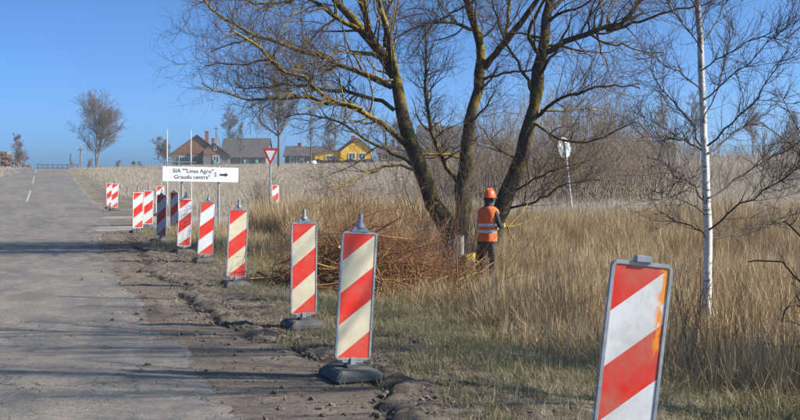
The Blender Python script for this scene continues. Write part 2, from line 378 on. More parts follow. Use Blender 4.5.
def shoulder():
    ss = np.concatenate([np.arange(2, 20, .032), np.arange(20, 33, .07), np.arange(33, 47, .2)]); us = np.linspace(0, 1, 92)
    S, U = np.meshgrid(ss, us, indexing='ij'); T0 = edge(S) - .35; T1 = 3.6
    T = T0 + (T1 - T0) * U
    X, Y = xy(S, T); r = rut(S); d = T - r
    amp = 1 - sst(26, 34, S)
    lump = fbm(S * 3.3, T * 3.3, 41, 4); lump2 = fbm(S * 9, T * 9, 51, 3); cl = vn(S * 16, T * 16, 61)
    Z = z_road(S) + .016
    dj = d + .34 * (fbm(S * 2.6, T * 2.6, 47, 4) - .5)
    Z = Z + amp * (.010 + .030 * sst(.3, .75, vn(S * .9, S * 0, 48))) * sst(-.015, .03, dj) * (1 - .85 * sst(.06, .45, d))                # broken ledge
    Z = Z - .030 * np.exp(-(dj / .07) ** 2) * amp                       # broken rut
    Z = Z + amp * (.085 * np.clip(fbm(S * 11, T * 11, 43, 3) - .42, 0, 1) * np.exp(-((d - .16) / .16) ** 2) * sst(.25, .6, lump + .15))   # thrown-up ridge
    Z = Z + amp * .07 * np.clip(lump - .48, 0, 1) * np.exp(-((d + .42) / .12) ** 2) * sst(9, 14, S) * 2   # second broken line
    Z = Z + amp * (.022 * (lump2 - .5) + .034 * (cl - .5) + .022 * (vn(S * 29, T * 29, 62) - .5)) * (.10 + .9 * sst(-.1, .2, d)) + .006 * (lump2 - .5)
    Z = Z + .018 * (lump - .5) * sst(.2, .8, d)
    Z = Z - .012 * sst(.10, 0, U) - .03 * sst(.03, 0, U)
    hh = height(X, Y); Z = Z * (1 - sst(2.9, 3.35, T)) + (hh + .01) * sst(2.9, 3.35, T) - .12 * sst(3.38, 3.6, T)
    shade_damp = amp * np.clip(1.3 * np.exp(-((dj + .015) / .055) ** 2) * sst(.0, .3, vn(S * 1.4, T * 1.4, 71)) + .55 * sst(.40, .65, lump) * sst(.02, .2, d), 0, .85)  # rut shadow painted as a dark line, plus damp soil patches beside it
    n, m = S.shape; i = np.arange(n * m).reshape(n, m)
    F = np.stack([i[:-1, :-1], i[:-1, 1:], i[1:, 1:], i[1:, :-1]], -1).reshape(-1, 4)
    tag(link('dirt_shoulder', npmesh('dirt_shoulder', np.stack([X, Y, Z], -1), F, False, {'shade_damp': shade_damp.ravel()}), MA['dirt']), kind='structure')
shoulder()

# ------------------------------------------------------------------ scattered grass and stones (geometry nodes on point meshes)
def scatter(name, P, rot, scl, sources, label=None, cat=None):
    col = bpy.data.collections.new(name + '_sources')
    for k, (me, mt) in enumerate(sources):
        me.materials.append(mt); col.objects.link(bpy.data.objects.new(name + '_source', me))
    me = bpy.data.meshes.new(name); me.vertices.add(len(P)); me.vertices.foreach_set('co', np.asarray(P, np.float32).ravel())
    a = me.attributes.new('rot', 'FLOAT_VECTOR', 'POINT'); a.data.foreach_set('vector', np.asarray(rot, np.float32).ravel())
    a = me.attributes.new('scl', 'FLOAT_VECTOR', 'POINT'); a.data.foreach_set('vector', np.asarray(scl, np.float32).ravel())
    o = link(name, me); tag(o, label, cat, kind='stuff')
    ng = bpy.data.node_groups.new(name, 'GeometryNodeTree')
    ng.interface.new_socket('Geometry', in_out='INPUT', socket_type='NodeSocketGeometry'); ng.interface.new_socket('Geometry', in_out='OUTPUT', socket_type='NodeSocketGeometry')
    N = ng.nodes; L = ng.links; gi = N.new('NodeGroupInput'); go = N.new('NodeGroupOutput')
    mp = N.new('GeometryNodeMeshToPoints'); io = N.new('GeometryNodeInstanceOnPoints'); ci = N.new('GeometryNodeCollectionInfo')
    ci.inputs[0].default_value = col; ci.inputs['Separate Children'].default_value = True; ci.inputs['Reset Children'].default_value = True
    io.inputs['Pick Instance'].default_value = True
    L.new(gi.outputs[0], mp.inputs[0]); L.new(mp.outputs[0], io.inputs['Points']); L.new(ci.outputs[0], io.inputs['Instance'])
    for nm, sk in (('rot', 'Rotation'), ('scl', 'Scale')):
        na = N.new('GeometryNodeInputNamedAttribute'); na.data_type = 'FLOAT_VECTOR'; na.inputs[0].default_value = nm
        L.new(na.outputs[0], io.inputs[sk])
    L.new(io.outputs[0], go.inputs[0])
    o.modifiers.new('scatter', 'NODES').node_group = ng
    return o
def clump(name, seed, n, rad, hmin, hmax, wid, lean, segs=3, bend=.5, seedhead=0.0, wind=0.0):
    rg = np.random.default_rng(seed); V = []; F = []; A = []
    for k in range(n):
        a = rg.uniform(0, 2 * math.pi); r = rad * math.sqrt(rg.uniform()); x, y = r * math.cos(a), r * math.sin(a)
        h = rg.uniform(hmin, hmax); w_ = wid * rg.uniform(.6, 1.3); ph = rg.uniform(0, 2 * math.pi); th = rg.uniform(0, 2 * math.pi)
        le = abs(rg.normal(0, lean)); le = min(le, 1.35); v = rg.uniform(); b0 = len(V)
        if rg.uniform() < .12: le += rg.uniform(.3, .9)
        p = np.array([x, y, 0.]); ang = le * .45
        for j in range(segs + 1):
            q = j / segs; ww = w_ * (1 - q * .82) * .5
            if seedhead and j == segs - 1: ww = w_ * seedhead
            V += [p + np.array([math.cos(th) * ww, math.sin(th) * ww, 0]), p - np.array([math.cos(th) * ww, math.sin(th) * ww, 0])]; A += [v, v]
            if j: F.append((b0 + 2 * j - 2, b0 + 2 * j - 1, b0 + 2 * j + 1, b0 + 2 * j))
            ang += le * bend * rg.uniform(.5, 1.3)
            p = p + h / segs * np.array([math.sin(ang) * math.cos(ph), math.sin(ang) * math.sin(ph), math.cos(ang)])
    return npmesh(name, np.array(V), np.array(F), False, {'v': A})
rg = np.random.default_rng(5)
def cloud(n, x0, x1, y0, y1, keep):
    x = rg.uniform(x0, x1, n); y = rg.uniform(y0, y1, n); k = keep(x, y); x, y = x[k], y[k]
    return x, y
def rots(n, tilt=.12): return np.stack([rg.normal(0, tilt, n), rg.normal(0, tilt, n), rg.uniform(0, 6.283, n)], -1)
def vis(x, y, m=1.5): return (x > -.40 * y - m) & (x < .42 * y + m + 1.5)
def tall_edge(x, y): return 5.5 + 1.1 * (fbm(x * .5, y * .5, 77, 3) - .5) * 2
# tall dry grass in the ditch
def tall(x, y):
    s, t = st(x, y)
    k = vis(x, y, 2) & (t > tall_edge(x, y)) & (y < 31.2 + 1.5 * fbm(x * .4, x * 0, 4)) & (rg.uniform(size=len(x)) < (.25 + .95 * sst(.28, .5, fbm(x * .35, y * .35, 90, 3))) * (.35 + .75 * sst(.35, .55, fbm(x * 1.6, y * 1.6, 91, 2))))
    return k & ~((np.hypot((x + .3) / 1.7, (y - 16.3) / 1.4) < 1) & (rg.uniform(size=len(x)) < .8)) & ~((np.hypot(x - 1.7, (y - 19.9) / 1.6) < .8) & (rg.uniform(size=len(x)) < .85))
x, y = cloud(30000, -6, 16, 5.5, 32.5, tall)
hgt = .42 + .62 * fbm(x * .3, y * .3, 17, 3); s_, t_ = st(x, y); hgt = hgt * (.45 + .55 * sst(4.2, 6.2, t_)) * rg.uniform(.75, 1.2, len(x))
hgt = hgt * (1 - .62 * np.exp(-((x - .085 * y) / 1.3) ** 2) * sst(13.5, 16.5, y) * (1 - sst(20.6, 22.5, y)))
scatter('dry_grass', np.stack([x, y, height(x, y) - .02], -1), rots(len(x), .1), np.stack([hgt * .95, hgt * .95, hgt], -1),
        [(clump('dry_grass_clump', 100 + k, 74, .24, .30, 1.15, .0052, .36, 3, .4, .75), MA['reed']) for k in range(5)],
        'tall dry straw-coloured grass filling the ditch', 'dry grass')
# flattened straw mat under it
x, y = cloud(26000, -6, 16, 5.5, 32.5, lambda x, y: vis(x, y, 2) & (st(x, y)[1] > tall_edge(x, y) - .5) & (y < 31))
q = rg.uniform(.6, 1.15, len(x))
scatter('straw_mat', np.stack([x, y, height(x, y) - .01], -1), rots(len(x), .2), np.stack([q, q, q], -1),
        [(clump('straw_clump', 140 + k, 34, .26, .15, .42, .0065, .8, 3, .6), MA['reed']) for k in range(4)],
        'matted straw lying among the tall dry grass', 'straw')
def weed(seed):
    g_ = np.random.default_rng(seed); P = []; Rr = []
    for k in range(5):
        d = np.array([g_.normal(0, .16), g_.normal(0, .16), 1.]); p = np.array([g_.normal(0, .06), g_.normal(0, .06), 0]); pts = [p]; h = g_.uniform(.6, 1.15)
        for q_ in range(5): d = d / np.linalg.norm(d); p = p + d * h / 5; pts.append(p); d = d + g_.normal(0, .09, 3)
        P.append(pts); Rr.append(np.linspace(.0042, .0018, 6))
    P = np.array(P); Rr = np.array(Rr); A, AR = spawn(P, Rr, 34, .3, g_, (25, 55), 4, .7, .05, .12, .45, .0016)
    V, F, r = tubes([(P, Rr, 4), (A, AR, 3)]); return npmesh('weed_source', V, F, False, {'v': np.full(len(V), g_.uniform())})
# short verge grass
def short(x, y):
    s, t = st(x, y); p = sst(2.15, 3.1, t + 1.1 * (fbm(x * 1.2, y * 1.2, 55, 3) - .5)) * (1 - sst(5.8, 7.0, t)) * (.4 + .9 * sst(.3, .6, fbm(x * .8, y * .8, 56, 3)))
    return vis(x, y, 2) & (y < 31) & (rg.uniform(size=len(x)) < p)
x, y = cloud(80000, -9, 6, 4, 31.5, short); q = rg.uniform(.55, 1.25, len(x)) * (1 + .5 * sst(4.2, 5.2, st(x, y)[1]))
scatter('verge_grass', np.stack([x, y, height(x, y) + .0], -1), rots(len(x), .2), np.stack([q, q, q * rg.uniform(.7, 1.3, len(x))], -1),
        [(clump('verge_grass_clump', 200 + k, 38, .13, .03, .115, .0046, .85, 3, .6), MA['verge']) for k in range(5)],
        'short patchy green and straw verge grass beside the dirt', 'grass')
# stubble on the far side of the side road and over the field
def fieldk(x, y):
    s, t = st(x, y); far = (y > side_c(x) + side_hw(x) + .3) & (t > 4.6 + 1.6 * fbm(x * .2, y * .2, 14))
    lf = (t < -4.8) & (y > 60)
    return (far | lf) & (x > -.40 * y - 6) & (x < .40 * y + 6) & (rg.uniform(size=len(x)) < (40 / np.maximum(y, 40)) ** .8)
x, y = cloud(60000, -90, 88, 39, 205, fieldk); q = rg.uniform(.7, 1.4, len(x)) * (1 + y / 80)
zs = rg.uniform(.7, 1.3, len(x)) * (.4 + .8 * fbm(x * .06, y * .06, 12, 3)) * (.62 - .30 * sst(60, 150, y))
scatter('field_grass', np.stack([x, y, height(x, y) - .02], -1), rots(len(x), .05), np.stack([q, q, zs], -1),
        [(clump('field_grass_clump', 300 + k, 110, .95, .16, .80, .010, .24, 2, .5), MA['field']) for k in range(4)],
        'pale brown dry grass covering the field up to the houses', 'field grass')
# strip between the two roads
def strip(x, y):
    s, t = st(x, y); return (t > 3.0 + .5 * fbm(x, y, 8)) & (y > 22) & (y < side_c(x) - side_hw(x) - .2) & (x < 16) & (x > -13) & (rg.uniform(size=len(x)) < .55 * (1 - .6 * sst(4.5, 6, t)))
x, y = cloud(16000, -13, 16, 22, 32, strip); q = rg.uniform(.6, 1.3, len(x))
scatter('roadside_grass', np.stack([x, y, height(x, y)], -1), rots(len(x)), np.stack([q, q, q], -1),
        [(clump('roadside_grass_clump', 330 + k, 30, .2, .10, .38, .007, .5, 3, .5), MA['reed']) for k in range(3)],
        'low dry grass between the dirt shoulder and the side road', 'grass')
# stones and clods on the shoulder
def rock(seed):
    bm = bmesh.new(); bmesh.ops.create_icosphere(bm, subdivisions=1, radius=1); r = np.random.default_rng(seed)
    for v in bm.verts: v.co *= r.uniform(.65, 1.25); v.co.z *= .65
    me = bpy.data.meshes.new('stone_source'); bm.to_mesh(me); bm.free(); return me
def stones(x, y):
    s, t = st(x, y); p = .12 + .88 * np.exp(-((t - rut(s) - .25) / .32) ** 2) * sst(.35, .6, fbm(s * 1.1, t * 1.1, 33, 3))
    return (t > edge(s) - .9) & (t < 3.4) & (rg.uniform(size=len(x)) < np.where(t < edge(s) + .05, .05 * sst(-.9, .05, t - edge(s)), p))
x, y = cloud(260000, -11, 3.2, 4, 30, stones); s_, t_ = st(x, y)
q = .003 + .024 * rg.uniform(size=len(x)) ** 9 + .007 * rg.uniform(size=len(x)) ** 2
zr = z_road(s_) + .02 + .012 * (t_ < edge(s_)) + .03 * np.exp(-((t_ - rut(s_) - .2) / .15) ** 2)
scatter('gravel', np.stack([x, y, zr], -1), rots(len(x), .5), np.stack([q * 1.2, q, q], -1),
        [(rock(k), MA['dirt'] if k < 3 else MA['stone']) for k in range(5)], 'loose stones and clods on the dirt shoulder', 'gravel')

# ------------------------------------------------------------------ branches
def tubes(groups):
    """groups: list of (P (N,n,3), R (N,n), sides) -> V, F, rad"""
    VV = []; FF = []; RR = []; off = 0
    for P, Rr, S in groups:
        if len(P) == 0: continue
        P = np.asarray(P, float); N, n, _ = P.shape
        T = np.gradient(P, axis=1); T /= np.linalg.norm(T, axis=2, keepdims=True) + 1e-9
        mean = P[:, -1] - P[:, 0]; ax = np.argmin(np.abs(mean), axis=1); ref = np.eye(3)[ax][:, None, :]
        U = np.cross(T, np.broadcast_to(ref, T.shape)); U /= np.linalg.norm(U, axis=2, keepdims=True) + 1e-9
        W = np.cross(T, U); a = np.arange(S) * 2 * math.pi / S
        ring = P[:, :, None, :] + Rr[:, :, None, None] * (np.cos(a)[None, None, :, None] * U[:, :, None, :] + np.sin(a)[None, None, :, None] * W[:, :, None, :])
        i = (np.arange(N * n * S) + off).reshape(N, n, S); j = np.roll(i, -1, axis=2)
        FF.append(np.stack([i[:, :-1], j[:, :-1], j[:, 1:], i[:, 1:]], -1).reshape(-1, 4))
        VV.append(ring.reshape(-1, 3)); RR.append(np.repeat(Rr[:, :, None], S, 2).ravel()); off += N * n * S
    return np.concatenate(VV), np.concatenate(FF), np.concatenate(RR)
def tube_obj(name, groups, mat, parent, origin):
    V, F, r = tubes(groups); V = V - np.array(origin)
    o = link(name, npmesh(name, V, F, True, {'rad': r}), mat, parent)
    if name in ('twigs', 'stems', 'cut_branches', 'crown', 'branches'): o['kind'] = 'stuff'
    return o
def spawn(P, Rr, n, L, g, ang=(35, 75), P2=6, ratio=.5, up=.05, wig=.18, tmin=.15, rmin=.003, fall=.55, tip=.3, grav=0.0):
    P = np.asarray(P, float); N, k, _ = P.shape
    seg = np.linalg.norm(np.diff(P, axis=1), axis=2); ln = seg.sum(1); pr = ln / ln.sum()
    idx = g.choice(N, n, p=pr); tt = tmin + (1 - tmin) * g.uniform(size=n) ** .85
    f = tt * (k - 1); i0 = np.minimum(f.astype(int), k - 2); fr = (f - i0)[:, None]
    p0 = P[idx, i0] * (1 - fr) + P[idx, i0 + 1] * fr; T = P[idx, i0 + 1] - P[idx, i0]; T /= np.linalg.norm(T, axis=1, keepdims=True) + 1e-9
    rp = Rr[idx, i0] * (1 - fr[:, 0]) + Rr[idx, i0 + 1] * fr[:, 0]
    rv = g.normal(size=(n, 3)); rv[:, 2] += .35; pv = rv - (rv * T).sum(1, keepdims=True) * T; pv /= np.linalg.norm(pv, axis=1, keepdims=True) + 1e-9
    a = np.radians(g.uniform(*ang, n))[:, None]; d = np.cos(a) * T + np.sin(a) * pv
    l_ = np.minimum(L * g.uniform(.35, 1.0, n) * (1 - fall * tt), .75 * ln[idx] + .2)
    out = np.zeros((n, P2, 3)); out[:, 0] = p0
    for q in range(1, P2):
        d = d + wig * g.normal(size=(n, 3)); d[:, 2] += up - grav * q; d /= np.linalg.norm(d, axis=1, keepdims=True)
        out[:, q] = out[:, q - 1] + d * (l_ / (P2 - 1))[:, None]
    r0 = np.maximum(np.minimum(rp * ratio * g.uniform(.7, 1.15, n), rp * .9), rmin)
    rr = r0[:, None] * (1 - (1 - tip) * np.linspace(0, 1, P2))[None]
    return out, np.maximum(rr, rmin * .55)
def limb(pts, Y, w0, w1, D, g, n=14, rough=.012):
    """pixel polyline -> 3D limb that starts at depth Y and drifts D metres in depth; widths in pixels"""
    W = np.array([at(px, py, Y + D * (k / max(1, len(pts) - 1)) ** 1.2) for k, (px, py) in enumerate(pts)])
    seg = np.r_[0, np.cumsum(np.linalg.norm(np.diff(W, axis=0), axis=1))]; u = np.linspace(0, seg[-1], n)
    Q = np.stack([np.interp(u, seg, W[:, c]) for c in range(3)], -1)
    for _ in range(2): Q[1:-1] = .25 * Q[:-2] + .5 * Q[1:-1] + .25 * Q[2:]
    Q[1:-1] += g.normal(size=(n - 2, 3)) * rough * seg[-1] * .5
    return Q, np.linspace(w0, w1, n) / pxm(Y) / 2
def stack(ls): return np.stack([a for a, b in ls]), np.stack([b for a, b in ls])

def topx(P):
    P = np.asarray(P); cp, sp = math.cos(PITCH), math.sin(PITCH); dz = P[..., 2] - CAMZ
    dep = P[..., 1] * cp - dz * sp; return 400 + FPX * P[..., 0] / dep, 210 - FPX * (P[..., 1] * sp + dz * cp) / dep
def snap(p, built, Y):                             # depth of the wood already grown nearest to this start
    if not built: return Y
    A = np.concatenate([b[0] for b in built]); u, v = topx(A); return float(A[np.argmin((u - p[0]) ** 2 + (v - p[1]) ** 2), 1])
def grow(limbs, built, Y, g):
    built = list(built); out = []
    for (p, w0, w1, D, dy) in limbs:
        b = limb(p, snap(p[0], built, Y), w0 * .9, w1 * .8, D, g, 14, .016); built.append(b); out.append(b)
    return out
def guided_tree(name, label, cat, group, Y, trunk, limbs, base, mat, seed, n1=90, n2=900, n3=5200, L=(1.5, .8, .42), tw=.0022, root_mat=None):
    g = np.random.default_rng(seed); bx, by = base; org = (bx, by, hz(bx, by))
    root = empty(name, org, 0, label, cat, group)
    tr = []
    for (p, w0, w1, D) in trunk:
        tr.append(limb(p, snap(p[0], tr, Y), w0 * .86, w1 * .8, D, g, 22, .006))
    for Q, r in tr[:1]:
        Q[0] = (Q[0][0], Q[0][1], org[2] - .15); r[0] *= 1.35; r[1] *= 1.12
    TP, TR = stack(tr)
    tube_obj('trunk', [(TP, TR * (1 + .06 * g.normal(size=TR.shape)), 14)], mat, root, org)
    lp, lr = stack(grow(limbs, tr, Y, g))
    b1, r1 = spawn(np.concatenate([lp]), np.concatenate([lr]), n1, L[0], g, (30, 75), 9, .42, .02, .22, .12, .005)
    t1, tr1 = spawn(TP[:, 8:], TR[:, 8:], max(6, n1 // 7), L[0] * 1.1, g, (40, 80), 9, .28, .06, .2, .1, .006)
    A = np.concatenate([b1, t1]); AR = np.concatenate([r1, tr1])
    b2, r2 = spawn(A, AR, n2 * 3 // 4, L[1], g, (25, 65), 7, .5, .04, .24, .1, .0034)
    l2, lr2 = spawn(lp, lr, n2 - n2 * 3 // 4, L[1], g, (28, 75), 7, .22, .05, .25, .15, .0034)
    B = np.concatenate([b2, l2]); BR = np.concatenate([r2, lr2])
    b3, r3 = spawn(B, BR, n3, L[2], g, (22, 60), 4, .6, .05, .22, .1, tw, .4)
    tube_obj('crown', [(lp, lr, 9), (A, AR, 6), (B, BR, 3), (b3, r3, 3)], mat, root, org)
    return root
ty = 22.5
# left-leaning willow stem with the long limbs over the road
bx = gx(460, ty)
guided_tree('willow_tree', 'leaning mossy trunk of the roadside tree with long lichened limbs reaching left', 'tree', 'stems of the big roadside trees', ty,
    [([(463, 274), (456, 246), (448, 228), (433, 202), (421, 174), (412, 144), (405, 118), (399, 84), (390, 61), (376, 47), (364, 32), (351, 17), (338, 3), (322, -16), (300, -40), (275, -62)], 24, 5, .6),
     ([(399, 84), (393, 62), (389, 39), (383, 18), (377, -2), (368, -35), (360, -75)], 9, 4, -.8),
     ([(371, 39), (367, 18), (359, -2), (349, -30), (336, -66)], 8, 3.5, .9)],
    [([(392, 87), (384, 81), (370, 76), (343, 70), (320, 55), (305, 49), (281, 43), (260, 34), (245, 29), (229, 24), (216, 19), (207, 8), (201, -4)], 6.5, 2.2, -1.4, 0),
     ([(407, 145), (394, 130), (377, 118), (360, 109), (331, 100), (318, 89), (295, 77), (274, 61), (259, 49), (245, 39), (232, 30)], 7, 2, -2.2, 0),
     ([(362, 109), (345, 104), (329, 101), (303, 97), (279, 99), (258, 99), (237, 101), (224, 93), (216, 86), (202, 83)], 4.5, 1.5, -1.2, -.5),
     ([(394, 110), (379, 99), (360, 93), (338, 90), (320, 90), (300, 84), (280, 84), (262, 88), (248, 91), (236, 87)], 5, 1.4, 1.2, 0),
     ([(412, 165), (396, 154), (381, 147), (360, 137), (344, 125), (326, 116), (305, 112), (285, 117)], 4, 1.3, -.8, 0),
     ([(414, 170), (392, 164), (377, 169), (360, 176), (345, 183), (330, 190)], 3.2, 1.2, -1.6, 0),
     ([(362, 30), (350, 26), (336, 18), (320, 5), (306, -6), (290, -12), (262, -16)], 6, 2.2, -1.0, 0),
     ([(300, 80), (289, 70), (302, 64), (326, 61), (344, 58)], 3, 1.2, .5, -.8),
     ([(385, 47), (387, 24), (389, 0), (394, -28), (400, -60)], 4.5, 2, .8, 0),
     ([(336, 18), (326, 24), (318, 34), (306, 40), (300, 52), (292, 58)], 3, 1.1, -.6, -.5),
     ([(330, -8), (305, -6), (282, 2), (258, 4), (236, -2), (212, -2), (192, 6)], 4.5, 1.4, -1.2, 0),
     ([(349, -30), (338, -60), (332, -95)], 3.5, 1.5, .6, 0), ([(300, -40), (268, -44), (232, -38), (205, -30)], 4.5, 1.6, .5, 0),
     ([(276, 62), (258, 60), (240, 66), (222, 62), (206, 66)], 2.6, 1.1, .6, -1), ([(258, 34), (244, 42), (228, 44), (210, 52)], 2.5, 1.1, .8, -.6)],
    (bx, ty), MA['willow'], 11, 300, 2200, 9500, (2.3, 1.15, .6))
ty2 = 23.6
guided_tree('willow_tree', 'upright forked middle trunk of the roadside tree just left of the worker', 'tree', 'stems of the big roadside trees', ty2,
    [([(468, 270), (465, 245), (461, 210), (464, 182), (467, 150), (469, 126), (474, 100), (480, 82), (486, 64), (478, 43), (471, 17), (466, -2), (461, -30), (452, -70)], 22, 5, .5),
     ([(484, 68), (491, 58), (505, 43), (518, 26), (533, 5), (548, -16), (562, -50)], 9, 4, -.9)],
    [([(476, 30), (456, 24), (436, 19), (423, 25), (404, 30), (396, 38)], 4.2, 1.3, -1.0, 0), ([(507, 40), (508, 20), (509, 0), (512, -40)], 4.5, 2, .8, 0),
     ([(436, 19), (428, 32), (420, 42), (414, 54)], 2.5, 1, -.5, -.6), ([(440, 20), (452, 12), (470, 4), (484, -10)], 2.5, 1.2, -.5, -.6),
     ([(463, 160), (456, 154), (441, 155), (420, 153), (408, 150)], 4, 2, -.7, 0), ([(470, 122), (482, 112), (490, 100), (496, 90)], 3, 1.2, -1, 0),
     ([(481, 80), (500, 74), (520, 71), (534, 70)], 3.5, 2, -.6, 0), ([(466, 0), (450, -18), (430, -30), (408, -36)], 4, 1.5, .6, 0),
     ([(463, 190), (447, 170), (440, 156), (434, 135), (427, 113), (424, 90), (427, 60), (428, 38), (425, 24)], 6, 1.6, -.7, 0)],
    (gx(468, ty2), ty2), MA['willow'], 12, 150, 1200, 5600, (2.0, 1.05, .55))
ty3 = 22.2
guided_tree('willow_tree', 'dark right-leaning trunk of the roadside tree right behind the worker', 'tree', 'stems of the big roadside trees', ty3,
    [([(478, 276), (486, 243), (500, 210), (514, 180), (522, 150), (531, 120), (536, 88), (541, 56), (545, 26), (551, -2), (557, -40), (568, -85)], 22, 8, .8),
     ([(537, 52), (527, 34), (537, 13), (548, -6), (552, -30)], 5, 3, -.6)],
    [([(541, 54), (552, 45), (563, 41), (588, 34), (610, 30), (625, 19), (640, 4), (655, -14), (668, -40)], 7.5, 3, -1.0, 0),
     ([(606, 30), (628, 26), (653, 17), (679, 8), (700, 6), (722, -4)], 4, 1.3, -1.0, -.7),
     ([(534, 118), (541, 113), (554, 101), (576, 92), (601, 86), (623, 83), (640, 88)], 4.5, 1.4, -1.2, 0),
     ([(532, 122), (540, 126), (554, 137), (576, 144), (601, 141), (618, 129), (634, 122)], 3.6, 1.2, -1.4, 0),
     ([(505, 208), (522, 205), (537, 202), (558, 187), (580, 180), (600, 180)], 3, 1, -1.2, 0), ([(517, 190), (540, 176), (566, 166), (590, 160)], 2.6, 1, -.6, 0),
     ([(535, 98), (526, 80), (514, 56), (502, 34), (494, 10), (488, -20)], 4, 1.6, .8, 0), ([(541, 110), (560, 112), (585, 108), (606, 112)], 2.8, 1, .9, 0),
     ([(590, 34), (606, 44), (626, 46), (646, 54), (664, 52)], 3, 1, -.5, -.5), ([(548, 10), (570, -6), (598, -14), (630, -24)], 5, 1.8, .9, 0), ([(545, 24), (560, 12), (580, 8), (600, -6)], 4, 1.6, -.6, 0),
     ([(519, 160), (500, 150), (489, 140), (484, 128)], 3, 1, -.9, 0)],
    (gx(478, ty3), ty3), MA['willow'], 13, 180, 1500, 7000, (2.0, 1.05, .55))

# birch
yb = 12.9
def birch():
    g = np.random.default_rng(3); bx = gx(706, yb); org = (bx, yb, hz(bx, yb))
    root = empty('birch_tree', org, 0, 'slender white-barked birch standing alone in the dry grass', 'tree')
    Q, r = limb([(706, 352), (708, 318), (706, 285), (709, 250), (708, 222), (705, 190), (707, 165), (703, 135), (704, 105), (700, 72), (702, 45), (697, 5), (696, -40), (690, -80), (689, -130)], yb, 9.4, 4.5, .3, g, 30, .0006)
    Q[0][2] = org[2] - .1; r[0] *= 1.2
    tube_obj('trunk', [(Q[None], r[None], 16)], MA['birch'], root, org)
    lm = [[(709, 230), (738, 203), (772, 188), (800, 166), (830, 146)], [(708, 198), (726, 184), (752, 170), (781, 153), (806, 137)], [(708, 153), (722, 142), (738, 130), (760, 118), (786, 96)],
          [(707, 146), (731, 124), (752, 105), (764, 90), (780, 60)], [(701, 146), (692, 121), (679, 108), (663, 90), (650, 66)], [(702, 150), (682, 140), (663, 136), (640, 138)],
          [(702, 52), (690, 34), (674, 12), (664, -12)], [(704, 40), (716, 20), (728, -2), (740, -30)], [(703, 200), (690, 184), (676, 176), (660, 160)], [(705, 215), (686, 200), (668, 197), (652, 190)],
          [(705, 235), (690, 224), (676, 222), (660, 212)], [(703, 100), (720, 84), (742, 70), (770, 40), (796, 16)], [(702, 90), (684, 74), (662, 64), (642, 50)], [(700, 20), (720, -14), (742, -40)],
          [(707, 240), (728, 236), (752, 226), (776, 222)], [(698, 10), (676, -16), (656, -50)], [(703, 120), (716, 96), (726, 60), (734, 28)], [(702, 70), (722, 56), (752, 40), (790, 36)]]
    lp, lr = stack([limb(p, yb, 2.1 if k < 6 else 1.6, .7, (-1.3, .9, 1.4, -.8, .5, -1.0)[k % 6], g, 12, .02) for k, p in enumerate(lm)])
    A, AR = spawn(lp, lr, 260, 1.15, g, (25, 60), 7, .55, .06, .13, .15, .004)
    B, BR = spawn(np.concatenate([lp]), lr, 520, .7, g, (25, 60), 6, .4, .04, .14, .1, .0028)
    D, DR = spawn(A, AR, 3000, .5, g, (20, 50), 5, .6, .02, .14, .1, .0022)
    tube_obj('crown', [(lp, lr, 7), (A, AR, 5), (B, BR, 4), (D, DR, 3)], MA['birch'], root, org)
birch()

# generic bare tree
def bare_tree(name, label, cat, x, y, H, spread, seed, mat, rt=.2, n1=40, n2=300, n3=1200, tw=.012, fork=.25, up=.1, group=None, parts=True, lean=(0, 0), sides=8, stems=1, fall=.62):
    g = np.random.default_rng(seed); z = hz(x, y); org = np.array([x, y, z]); root = empty(name, org, 0, label, cat, group)
    tp = []; tr = []
    for k in range(stems):
        a = g.uniform(0, 6.28); sp = 0 if stems == 1 else .18 * H
        top = org + np.array([lean[0] + sp * math.cos(a), lean[1] + sp * math.sin(a), H * .93 * (1 if stems == 1 else g.uniform(.75, 1))])
        q = np.linspace(0, 1, 12)[:, None]; P = (org + [0, 0, -.15]) * (1 - q) + top * q; P[2:-1] += g.normal(size=(9, 3)) * H * .008
        tp.append(P); tr.append(rt * (1 - .93 * q[:, 0] ** .8) * (1 if stems == 1 else .6))
    TP, TR = np.stack(tp), np.stack(tr)
    L = H * spread
    A, AR = spawn(TP, TR, n1, L, g, (30, 62), 9, .55, up, .13, fork, tw * 1.6, fall)
    B, BR = spawn(A, AR, n2, L * .45, g, (25, 55), 5, .55, up, .15, .15, tw * 1.2)
    D, DR = spawn(np.concatenate([B]), BR, n3, L * .24, g, (20, 55), 4, .6, up * .6, .15, .1, tw)
    tube_obj('trunk', [(TP, TR, sides)], mat, root, org)
    tube_obj('crown', [(A, AR, 4), (B, BR, 3), (D, DR, 3)], mat, root, org)
    return root
def btree(px, Y, ytop, *a, **k):
    x = gx(px, Y); H = float(at(px, ytop, Y).z) - hz(x, Y); return x, Y, H
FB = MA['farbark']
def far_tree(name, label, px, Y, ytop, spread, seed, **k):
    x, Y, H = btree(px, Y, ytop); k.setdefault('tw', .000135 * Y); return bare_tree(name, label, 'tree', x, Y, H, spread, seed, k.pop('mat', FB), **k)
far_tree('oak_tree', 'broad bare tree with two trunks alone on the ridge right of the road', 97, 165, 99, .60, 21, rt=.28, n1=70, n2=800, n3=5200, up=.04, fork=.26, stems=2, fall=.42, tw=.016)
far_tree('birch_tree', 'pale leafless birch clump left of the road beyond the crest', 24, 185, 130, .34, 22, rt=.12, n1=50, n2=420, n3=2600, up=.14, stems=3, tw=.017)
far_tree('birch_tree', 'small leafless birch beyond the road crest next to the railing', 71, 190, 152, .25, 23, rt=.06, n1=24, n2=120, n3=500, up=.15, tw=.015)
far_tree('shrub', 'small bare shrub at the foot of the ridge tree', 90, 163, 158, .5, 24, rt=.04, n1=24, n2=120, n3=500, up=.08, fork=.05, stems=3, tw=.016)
far_tree('maple_tree', 'tall bare tree rising behind the give way sign', 279, 150, 62, .46, 25, rt=.26, n1=60, n2=560, n3=3200, fall=.5, up=.06, fork=.22, tw=.017)
